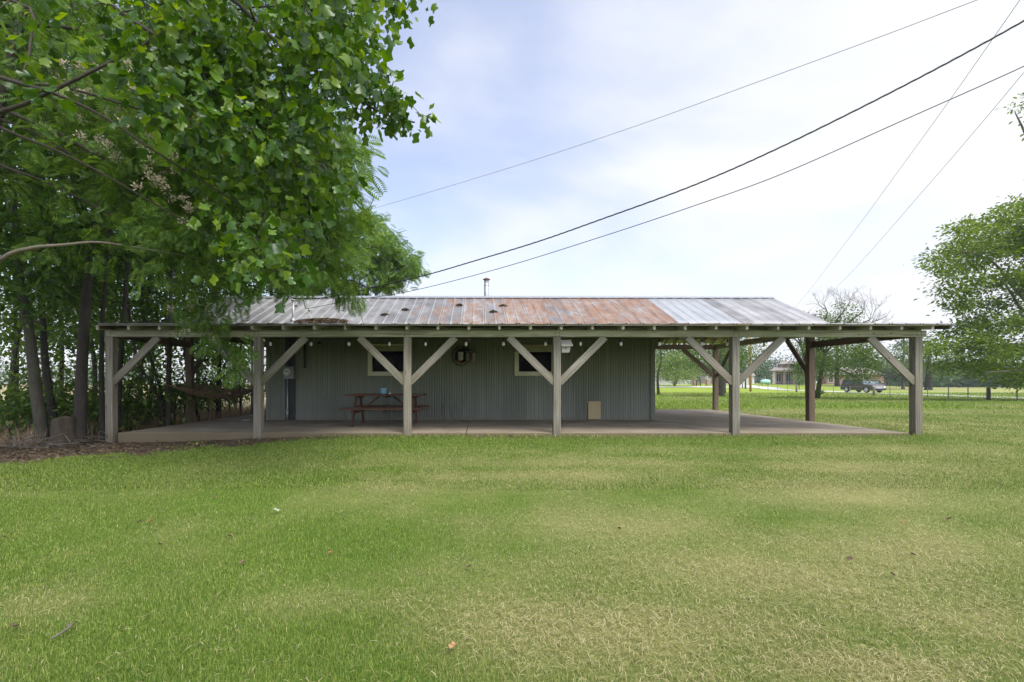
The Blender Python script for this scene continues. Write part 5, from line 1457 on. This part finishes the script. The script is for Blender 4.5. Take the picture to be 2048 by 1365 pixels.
# brick house with porch and dormer, facing the viewer
bx_, by_ = P(1547, 768, 112).x, 112.0
zb = gzf(bx_ + 3, by_ - 3) + .1
hT = frame((bx_, by_, zb), -.52)
h1 = thing('brick_house', 'brown brick house with hipped roof, front porch and a central dormer', 'house', (bx_, by_, zb))
L_ = 8.2
LB(hT).bb(0, L_, 2.2, 11, -.8, 3.35).done('wall', BR1, h1)
lb = LB(hT); hip_roof(lb, -.9, L_ + .8, -.6, 11.6, 3.37, 5.5, 3.4); lb.done('roof', SH1, h1)
LB(hT).bb(-.4, L_ + .3, -.1, .12, 3.05, 3.36).bb(-.4, L_ + .3, .12, 2.2, 3.18, 3.36).done('porch_fascia', simple('pale trim', (.42, .38, .33)), h1)
LB(hT).bb(-.2, L_ + .1, -.2, 2.2, -.9, 0.0).done('porch_floor', BR2, h1)
for x in (.15, 2.2, 4.2, 6.2, 8.0): LB(hT).bb(x - .2, x + .2, -.05, .3, 0, 3.05).done('porch_column', BR1, h1)
for k in range(6): LB(hT).bb(-.3 + (.12 if k % 2 else 0), .4, -.14, -.08, .06 + k * .5, .46 + k * .5).done('quoin', QUOIN, h1)
for k in range(6): LB(hT).bb(L_ - .5, L_ + .15 - (.12 if k % 2 else 0), -.14, -.08, .06 + k * .5, .46 + k * .5).done('quoin', QUOIN, h1)
d1 = LB(hT); d1.bb(1.4, 3.6, 1.6, 6, 3.7, 4.95); do = d1.done('dormer', SH1, h1)
lb = LB(hT); hip_roof(lb, 1.1, 5.6, 1.2, 7, 4.96, 5.75, 1.0); lb.done('roof', SH1, do)
LB(hT).bb(2.0, 2.9, 1.5, 1.59, 3.95, 4.75).done('window', simple('red brown shutter', (.16, .07, .055)), do)
for x in (1.2, 3.2): window(hT, h1, x, 2.19, .6, .9, 2.0)
window(hT, h1, 7.2, 2.19, .7, .9, 1.7)
LB(hT).bb(4.7, 5.8, 2.12, 2.19, 0.02, 2.5).done('door_frame', M['white'], h1)
LB(hT).bb(4.85, 5.65, 2.08, 2.13, .02, 2.35).done('door', GLS, h1)
for x, lab in ((5.2, 'white porch chair beside the door of the brick house'), (6.9, 'dark porch chair at the right of the brick house porch')):
    T = hT @ Matrix.Translation((x, .9, 0)); p = (T @ Vector((0, 0, 0)))
    cm = M['white'] if x < 6 else M['black']
    ch = thing('porch_chair', lab, 'chair', p, 'chairs on the brick house porch')
    LB(T).bb(-.35, .35, -.3, .3, .38, .46).done('seat', cm, ch); LB(T).bb(-.35, .35, .3, .38, .46, 1.05).done('backrest', cm, ch)
    for sx in (-.3, .3):
        for sy in (-.27, .27): LB(T).bb(sx - .04, sx + .04, sy - .03, sy + .03, 0, .38).done('leg', cm, ch)

# low brick wing further right
x0 = P(1652, 770, 116).x; zb = gzf(x0 + 6, 116); T = frame((x0, 116, zb), -.45)
h2 = thing('brick_outbuilding', 'low red brick outbuilding behind the trees right of the brick house', 'building', (x0, 116, zb))
LB(T).bb(0, 11.5, 0, 7, -.6, 2.6).done('wall', BR2, h2); lb = LB(T); hip_roof(lb, -.5, 12, -.5, 7.5, 2.62, 4.6, 3.5); lb.done('roof', SH1, h2)
window(T, h2, 1.0, 0, .7, .8, 1.5); window(T, h2, 8.0, 0, .9, .9, 1.2)
LB(T).bb(5.6, 6.6, -.05, 0, -.1, 1.9).done('door', M['white'], h2)

# white house far left
x0 = P(1300, 770, 128).x; zb = gzf(x0 + 4, 128); T = frame((x0, 128, zb), -.35)
h3 = thing('white_house', 'white two storey house with grey gable roof behind the picket fence', 'house', (x0, 128, zb))
LB(T).prism([(0, -.5), (8.6, -.5), (8.6, 4.2), (4.3, 7.2), (0, 4.2)], lambda a, b: Vector((a, 0, b)), lambda a, b: Vector((a, 9, b))).done('wall', STUC, h3)
lb = LB(T); gable_roof(lb, -.5, 9.1, -.6, 9.5, 4.0, 7.5, 'y'); lb.done('roof', SH2, h3)
lb = LB(T); gable_roof(lb, -7, 1.8, 2.5, 8.5, 4.4, 7.4, 'x'); lb.done('side_roof', SH2, h3)
LB(T).bb(-6.6, 0, 3, 8, -.5, 4.25).done('side_wall', STUC, h3)
for x, z in ((4.6, .9), (7.0, .9), (5.6, 3.3)): window(T, h3, x, 0, z, 1.0, 1.6)
# beige houses in the middle distance
for px_, w, lab in ((1384, 5.2, 'small beige gabled house left of the carport back post'), (1408, 8.0, 'wide beige house behind the brick gate pillars'), (1441, 6.5, 'beige house with a dark garage behind the pale split trunk')):
    x0 = P(px_, 768, 134).x; zb = gzf(x0, 134); T = frame((x0, 134, zb), -.4)
    h = thing('beige_house', lab, 'house', (x0, 134, zb))
    LB(T).prism([(0, -.5), (w, -.5), (w, 2.9), (w / 2, 5.0), (0, 2.9)], lambda a, b: Vector((a, 0, b)), lambda a, b: Vector((a, 7, b))).done('wall', BEIGE, h)
    lb = LB(T); gable_roof(lb, -.4, w + .4, -.4, 7.4, 2.75, 5.25, 'y'); lb.done('roof', SH1, h)
    window(T, h, w * .35, 0, .8, .9, 1.3)
    if px_ > 1430: LB(T).bb(w * .55, w * .93, -.05, 0, 0, 2.2).done('garage_door', simple('dark garage door', (.05, .05, .055)), h)
    else: LB(T).bb(w * .68, w * .82, -.05, 0, 0, 2.1).done('door', M['white'], h)
# small white shed and pickup, propane tank
x0 = P(1478, 768, 118).x; zb = gzf(x0, 118); T = frame((x0, 118, zb), -.45)
h = thing('white_shed', 'small white shed with a brown roof behind the orange pole', 'shed', (x0, 118, zb))
LB(T).bb(0, 3.4, 0, 4, -.4, 2.1).done('wall', M['white'], h); lb = LB(T); gable_roof(lb, -.2, 3.6, -.3, 4.3, 2.05, 2.75, 'x'); lb.done('roof', SH1, h); LB(T).bb(2.1, 2.9, -.04, 0, 0, 1.9).done('door', BEIGE, h)
c = P(1531, 766, 106); z0 = gzf(c.x, 106)
pt_ = thing('propane_tank', 'pale turquoise propane tank beside the brick house', 'tank', (c.x, 106, z0))
R_ = Matrix.Rotation(math.pi / 2, 4, 'Y')
MB().lathe([(0, -1.15), (.3, -1.05), (.48, -.8), (.5, -.6), (.5, .6), (.48, .8), (.3, 1.05), (0, 1.15)], (c.x, 106, z0 + .85), 18, R_).build('vessel', simple('turquoise paint', (.30, .55, .50), .4, 0, .06), pt_)
for s in (-.7, .7): MB().bb(c.x + s - .1, c.x + s + .1, 105.7, 106.3, z0 - .1, z0 + .42).build('leg', BEIGE, pt_)
MB().lathe([(.14, 0), (.14, .16), (0, .2)], (c.x, 106, z0 + 1.33), 12).build('dome', M['white'], pt_)


# ---- vehicles on the road
def vehicle(loc, rz, label, L, W_, H, paint, roofbox=False):
    T = frame(loc, rz); v = thing('parked_car' if not roofbox else 'sport_utility_car', label, 'car', loc)
    lb = LB(T)
    prof = [(-L / 2, .45), (-L / 2 + .05, 1.05), (-L / 2 + .1, 1.12), (L * .22, 1.12), (L * .46, 1.03), (L / 2 - .02, .92), (L / 2, .5), (L / 2 - .12, .32), (-L / 2 + .1, .32)]
    prof = prof[::-1]
    lb.prism(prof, lambda a, b: Vector((a, -W_ / 2, b)), lambda a, b: Vector((a, W_ / 2, b))); bo = lb.done('body', paint, v, bevel=.06)
    gh = LB(T); b = [(-L / 2 + .12, 1.10), (L * .235, 1.10), (L * .09, H - .04), (0, H), (-L / 2 + .35, H - .01), (-L / 2 + .22, H - .08)][::1]
    i0 = .02
    n = len(b); vs = [(x, -(W_ / 2 - .03 - (.16 * (z - 1.1) / (H - 1.1))), z) for x, z in b] + [(x, (W_ / 2 - .03 - (.16 * (z - 1.1) / (H - 1.1))), z) for x, z in b]
    gh.add(vs, [tuple(range(n)), tuple(reversed(range(n, 2 * n)))] + [(i, n + i, n + (i + 1) % n, (i + 1) % n) for i in range(n)]); gh.done('cabin', paint, v, bevel=.03)
    zt = H - .12; zl = 1.15
    yw = lambda z: W_ / 2 - .03 - .16 * (z - 1.1) / (H - 1.1)
    for s in (-1, 1):
        for xa, xb, xc, xd in ((-L * .46 + .12, -L * .30, -L * .30, -L * .46 + .22), (-L * .28, -L * .075, -L * .075, -L * .28), (-L * .06, L * .185, L * .065, -L * .06)):
            w_ = LB(T); o_ = .006
            w_.add([(xa, s * (yw(zl) + o_), zl), (xb, s * (yw(zl) + o_), zl), (xc, s * (yw(zt) + o_), zt), (xd, s * (yw(zt) + o_), zt)], [(0, 1, 2, 3) if s < 0 else (3, 2, 1, 0)]); w_.done('side_window', GLS, v)
        MB_ = LB(T); MB_.tube([(-L * .38, s * (yw(H) + .0), H + .03), (L * .02, s * yw(H), H + .03)], .025, 6); MB_.done('roof_rail', M['galv'], v)
        for wx in (-L * .30, L * .315):
            ty = LB(T); ty.lathe([(.2, -.11), (.36, -.11), (.38, -.07), (.38, .07), (.36, .11), (.2, .11)], (wx, s * (W_ / 2 - .10), .38), 22, Matrix.Rotation(math.pi / 2, 4, 'X')); w = ty.done('wheel', M['black'], v)
            r_ = LB(T); r_.lathe([(0, -.125 * s * -1), (.05, .13 * s * -1 * -1), (.22, .118 * s), (.27, .112 * s)], (wx, s * (W_ / 2 - .10), .38), 18, Matrix.Rotation(-math.pi / 2 , 4, 'X')); r_.done('rim', M['galv'], w)
            LB(T).bb(wx - .46, wx + .46, s * (W_ / 2) - .012, s * (W_ / 2) + .012, .34, .80).done('wheel_arch', M['black'], v)
        LB(T).bb(L / 2 - .06, L / 2 + .012, s * W_ * .36 - .14, s * W_ * .36 + .14, .62, .86).done('headlight', M['white'], v)
        LB(T).box((L * .17, s * (W_ / 2 + .09), 1.18), (.12, .2, .14)).done('mirror', paint, v)
    ws = LB(T); o_ = .012
    x1, x2 = L * .225, L * .095
    ws.add([(x1 + o_, -W_ / 2 + .12, 1.16), (x1 + o_, W_ / 2 - .12, 1.16), (x2 + o_, W_ / 2 - .24, H - .08), (x2 + o_, -W_ / 2 + .24, H - .08)], [(0, 1, 2, 3)]); ws.done('windshield', NT('windshield glass').bsdf(Base_Color=(.10, .13, .15, 1), Roughness=.08), v)
    LB(T).bb(L / 2 - .03, L / 2 + .02, -W_ * .26, W_ * .26, .56, .88).done('grille', M['galv'], v); LB(T).bb(L / 2 - .05, L / 2 + .03, -W_ * .45, W_ * .45, .36, .5).done('bumper', M['black'], v)
    return v


c = P(1725, 786, 63.0)
pa = NT('dark metallic brown paint').bsdf(Base_Color=(.065, .053, .05, 1), Roughness=.28, Metallic=.6, Coat_Weight=.6)
vz = gzf(c.x, 63) + .07
vd = math.atan2(c.y, c.x) + math.pi   # heading towards the viewer
vehicle((c.x, 63, vz), vd + math.radians(44), 'dark brown sport utility car driving along the road', 5.0, 2.0, 1.78, pa, True)
c2 = P(1748, 782, 80.0)
vehicle((c2.x, 80.0, gzf(c2.x, 80) + .07), vd + math.radians(8), 'black car partly hidden behind the brown sport utility car', 4.8, 1.9, 1.75, NT('black car paint').bsdf(Base_Color=(.012, .013, .016, 1), Roughness=.4, Specular_IOR_Level=.3))

# ---- utility poles
OR = wood('fresh orange brown pole timber', (.50, .24, .085), (.34, .15, .05), (.38, .2, .09)); DK = wood('old dark pole timber', (.14, .11, .09), (.07, .055, .045), (.06, .05, .04))
c = P(1501, 778, 72); z0 = gzf(c.x, 72)
tag(MB().tube([(c.x, 72, z0 - .5), (c.x, 72, z0 + 5), (c.x, 72, z0 + 9.3)], [.17, .155, .125], 12).build('utility_pole', OR, loc=(c.x, 72, z0)), 'bright orange brown wooden pole standing beyond the meadow', 'pole')
c = P(1491, 776, 92); z0 = gzf(c.x, 92); zt = P(1491, 697, 92).z
up_ = thing('utility_pole', 'dark weathered utility pole with a crossarm left of the orange pole', 'pole', (c.x, 92, z0))
MB().tube([(c.x, 92, z0 - .5), (c.x, 92, zt)], [.16, .11], 10).build('shaft', DK, up_)
xa = MB().bb(c.x - .9, c.x + 1.0, 91.84, 91.93, zt - .55, zt - .42).build('crossarm', DK, up_)
for s in (-.8, -.4, .5, .9): MB().lathe([(.03, 0), (.06, .06), (.03, .16)], (c.x + s, 91.88, zt - .42), 8).build('insulator', M['galv'], xa)
MB().lathe([(.0, 0), (.2, .02), (.2, .65), (.12, .72), (0, .74)], (c.x + .35, 91.75, zt - 1.7), 12).build('transformer', M['galv'], up_)


# ---- wires overhead: straight in plan, hanging in a catenary
def wire(name, px, Z0, Z1, r, mat, label, twist=False):
    x0, x1 = px[0][0], px[-1][0]; pts = []
    for x, y in px:
        t = (x - x0) / (x1 - x0); Z = 1 / ((1 - t) / Z0 + t / Z1); pts.append(P(x, y, Z))
    pp = path(pts, 14 if twist else 8)
    mb = MB()
    if twist:
        pp = path(pts, 26)
        for ph in (0, 2.09, 4.19): mb.tube([p + Vector((math.cos(i * .7 + ph) * r * .7, 0, math.sin(i * .7 + ph) * r * .7)) for i, p in enumerate(pp)], r * .6, 5)
    else: mb.tube(pp, r, 5)
    c = pts[0]; tag(mb.build(name, mat, loc=c), label, 'cable', 'overhead cables')


CB = simple('dark cable rubber', (.03, .025, .025), .6); CG = simple('grey cable', (.27, .26, .27), .6); CBL = simple('bluish bare wire', (.34, .42, .55), .5, .3)
wire('service_cable', [(586, 598), (640, 597), (735, 578), (850, 551), (950, 522), (1075, 484), (1200, 440), (1380, 374), (1550, 300), (1800, 176), (2048, 42), (2300, -110)], 12.35, 5.6, .0112, CB, 'thick dark twisted service cable sagging from the mast to the upper right', True)
wire('cable', [(614, 618), (700, 602), (820, 583), (1000, 537), (1200, 475), (1380, 415), (1560, 350), (1800, 244), (2048, 133), (2300, 12)], 12.46, 5.8, .0075, CB, 'thin dark cable running from the roof rod just below the thick service cable')
wire('cable', [(560, 470), (732, 422), (1000, 342), (1250, 260), (1500, 170), (1750, 78), (1955, 0), (2150, -75)], 22, 6.4, .006, CG, 'thin grey cable crossing high above the roof from the trees')
wire('cable', [(1489, 700), (1540, 660), (1596, 608), (1700, 474), (1800, 338), (1900, 200), (2040, 0), (2130, -130)], 91.9, 9.0, .008, CBL, 'fine bluish wire climbing steeply, the upper one at right')
wire('cable', [(1498, 700), (1560, 672), (1630, 612), (1700, 548), (1850, 378), (1950, 262), (2048, 145), (2200, -40)], 91.9, 9.6, .008, CBL, 'fine bluish wire climbing to the right edge, the lower one at right')

# ---- wire fence along the road
fx = lambda y: 28.6 + .28 * y
FPY = [(1936, 0, 0), (2034, 0, 0), (1897, 0, 0), (1977, 1, 0), (1855, 0, 0), (1818, 0, 0), (1780, 0, 0), (1748, 1, 0), (1700, 0, 0), (1667, 0, 0), (1630, 0, 0), (1593, 1, 0), (1575, 0, 0), (1555, 0, 0), (1536, 0, 0), (1518, 0, 0), (1485, 1, 0), (1470, 0, 0), (1450, 0, 0), (2110, 0, 0), (2200, 1, 0)]
fy = {}
fe = thing('wire_fence', 'long wire fence on thin steel posts and a few wooden posts along the road', 'fence', (fx(34), 34, gzf(fx(34), 34)))
WP = wood('dark fence post wood', (.19, .16, .135), (.09, .075, .065), (.1, .08, .06))
yv = []
for px_, wd_, _ in FPY:
    q = (px_ - VX) / FPX; Y = 28.6 / (q - .28); X = q * Y; z = gzf(X, Y); yv.append((Y, X, z))
    if wd_: MB().tube([(X, Y, z - .3), (X, Y, z + 1.0)], [.125, .115], 9).build('wooden_post', WP, fe)
    else: MB().bb(X - .022, X + .022, Y - .022, Y + .022, z - .2, z + 1.05).build('steel_post', M['meter'], fe)
yv.sort()
for hh in (.25, .6, .95): MB().tube([(X, Y, z + hh) for Y, X, z in yv], .008, 4).build('wire', M['galv'], fe)
# white fences and pillars by the far houses
def px_fence(name, label, px0, px1, Y, h, n, rails, pick, mat):
    a, b = P(px0, 770, Y), P(px1, 770, Y); t_ = thing(name, label, 'fence', (a.x, Y, gzf(a.x, Y)))
    for i in range(n + 1):
        x = a.x + (b.x - a.x) * i / n; z = gzf(x, Y); MB().bb(x - .07, x + .07, Y - .07, Y + .07, z - .1, z + h + .1).build('post', mat, t_)
    for r in rails:
        z = gzf((a.x + b.x) / 2, Y); MB().bb(a.x, b.x, Y - .10, Y - .072, z + r - .06, z + r + .06).build('rail', mat, t_)
    if pick:
        mb = MB(); x = a.x
        while x < b.x: z = gzf(x, Y); mb.bb(x, x + .11, Y - .13, Y - .105, z, z + h); x += .24
        mb.build('picket', mat, t_)
px_fence('picket_fence', 'white picket fence in front of the white house', 1303, 1343, 108, 1.0, 4, (.3, .8), True, M['white'])
px_fence('rail_fence', 'pale three rail fence left of the brick gate pillar', 1356, 1386, 106, 1.15, 4, (.3, .7, 1.1), False, M['white'])
px_fence('pipe_gate', 'dark pipe gate between the brick pillar and the driveway', 1393, 1401, 104, 1.2, 1, (.3, .6, .9, 1.15), False, M['black'])
for px_, lab in ((1389.5, 'brick gate pillar at the left end of the rail fence'), (1416, 'brick gate pillar by the pale driveway')):
    c = P(px_, 770, 105); z0 = gzf(c.x, 105); p_ = thing('gate_pillar', lab, 'pillar', (c.x, 105, z0), 'brick gate pillars')
    MB().bb(c.x - .38, c.x + .38, 104.6, 105.4, z0 - .3, z0 + 1.35).build('shaft', BR2, p_); MB().bb(c.x - .46, c.x + .46, 104.5, 105.5, z0 + 1.352, z0 + 1.5).build('cap', QUOIN, p_)

# ------------------------------------------------------------------ air
HAZE = 1
if HAZE:
    lo, hi = -3.0, 45.0
    hz = MB().bb(-620, 620, -130, 640, lo, hi)
    t = NT('thin summer haze'); pv = t.n('ShaderNodeVolumePrincipled', {'Color': (.86, .91, 1.0, 1), 'Density': HAZE_D, 'Anisotropy': 0.1}); t.t.links.new(pv.outputs[0], t.out.inputs['Volume'])
    ho = hz.build('haze', t.m); ho['kind'] = 'stuff'; ho['label'] = 'thin pale summer haze over the fields'; ho['category'] = 'haze'

# ------------------------------------------------------------------ light, sky, camera
SUN_EL, SUN_AZ = math.radians(58), math.radians(150)     # azimuth from +Y towards +X
sd = Vector((math.sin(SUN_AZ) * math.cos(SUN_EL), math.cos(SUN_AZ) * math.cos(SUN_EL), math.sin(SUN_EL)))
ld = bpy.data.lights.new('sun', 'SUN'); ld.energy = 1.5; ld.angle = math.radians(24); ld.color = (1, .95, .88)
lo_ = bpy.data.objects.new('sun', ld); COL.objects.link(lo_); lo_.rotation_euler = sd.to_track_quat('Z', 'Y').to_euler(); lo_.location = sd * 60

w = bpy.data.worlds.new('World'); SC.world = w; w.use_nodes = True
nt = w.node_tree; nt.nodes.clear()
def N(typ, ins=None, **kw):
    nd = nt.nodes.new(typ)
    for k, v in kw.items(): setattr(nd, k, v)
    for k, v in (ins or {}).items():
        if isinstance(v, bpy.types.NodeSocket): nt.links.new(v, nd.inputs[k])
        else: nd.inputs[k].default_value = v
    return nd
sky = N('ShaderNodeTexSky', sky_type='NISHITA', sun_disc=False, sun_elevation=SUN_EL, sun_rotation=SUN_AZ, air_density=1.0, dust_density=0.3, ozone_density=1.0)
tc = N('ShaderNodeTexCoord').outputs['Generated']
sx = N('ShaderNodeSeparateXYZ', {0: tc})
zc = N('ShaderNodeMath', {0: sx.outputs[2], 1: 0.16}, operation='ADD').outputs[0]
zc = N('ShaderNodeMath', {0: zc, 1: 0.08}, operation='MAXIMUM').outputs[0]
u = N('ShaderNodeMath', {0: sx.outputs[0], 1: zc}, operation='DIVIDE').outputs[0]
v = N('ShaderNodeMath', {0: sx.outputs[1], 1: zc}, operation='DIVIDE').outputs[0]
cv = N('ShaderNodeCombineXYZ', {0: u, 1: v, 2: 0.0}).outputs[0]
n1 = N('ShaderNodeTexNoise', {'Vector': cv, 'Scale': 0.62, 'Detail': 7.0, 'Roughness': 0.52, 'Distortion': 0.35}).outputs[0]
bias = N('ShaderNodeMapRange', {0: sx.outputs[0], 1: 0.1, 2: 0.6, 3: 0.0, 4: 0.22}).outputs[0]
hz_ = N('ShaderNodeMapRange', {0: sx.outputs[2], 1: 0.28, 2: 0.05, 3: 0.0, 4: 0.16}).outputs[0]
s1 = N('ShaderNodeMath', {0: n1, 1: bias}, operation='ADD').outputs[0]
s1 = N('ShaderNodeMath', {0: s1, 1: hz_}, operation='ADD').outputs[0]
cl_ = N('ShaderNodeMapRange', {0: s1, 1: 0.42, 2: 0.72, 3: 0.26, 4: 1.0}, interpolation_type='SMOOTHSTEP').outputs[0]
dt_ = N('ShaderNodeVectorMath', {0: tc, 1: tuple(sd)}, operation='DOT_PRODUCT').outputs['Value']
glow = N('ShaderNodeMapRange', {0: dt_, 1: 0.35, 2: 1.0, 3: 1.0, 4: 3.4}).outputs[0]      # cloud brightened round the sun, behind the view, added to light the scene
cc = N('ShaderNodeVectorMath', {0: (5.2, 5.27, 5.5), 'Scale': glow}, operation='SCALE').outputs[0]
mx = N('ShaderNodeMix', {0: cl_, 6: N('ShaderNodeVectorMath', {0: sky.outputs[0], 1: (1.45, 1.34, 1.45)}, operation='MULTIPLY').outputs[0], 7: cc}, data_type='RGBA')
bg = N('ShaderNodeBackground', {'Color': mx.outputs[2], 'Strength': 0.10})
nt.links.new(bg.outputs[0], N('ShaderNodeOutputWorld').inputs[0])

cam = bpy.data.cameras.new('camera'); co = bpy.data.objects.new('camera', cam); COL.objects.link(co)
cam.sensor_fit = 'HORIZONTAL'; cam.sensor_width = 36; cam.lens = 36 * FPX / W0
cam.shift_x = (W0 / 2 - VX) / W0; cam.shift_y = (VY - H0 / 2) / W0
cam.clip_start = 0.05; cam.clip_end = 3000
co.location = (0, 0, CAMZ); co.rotation_euler = (math.pi / 2, 0, 0)
SC.camera = co
SC.view_settings.view_transform = 'Standard'; SC.view_settings.look = 'None'; SC.view_settings.gamma = 1
SC.view_settings.exposure = 1.0
cy = SC.cycles
cy.use_denoising = True
cy.max_bounces = 6; cy.diffuse_bounces = 3; cy.transmission_bounces = 4; cy.transparent_max_bounces = 4; cy.volume_bounces = 0
cy.caustics_reflective = False; cy.caustics_refractive = False
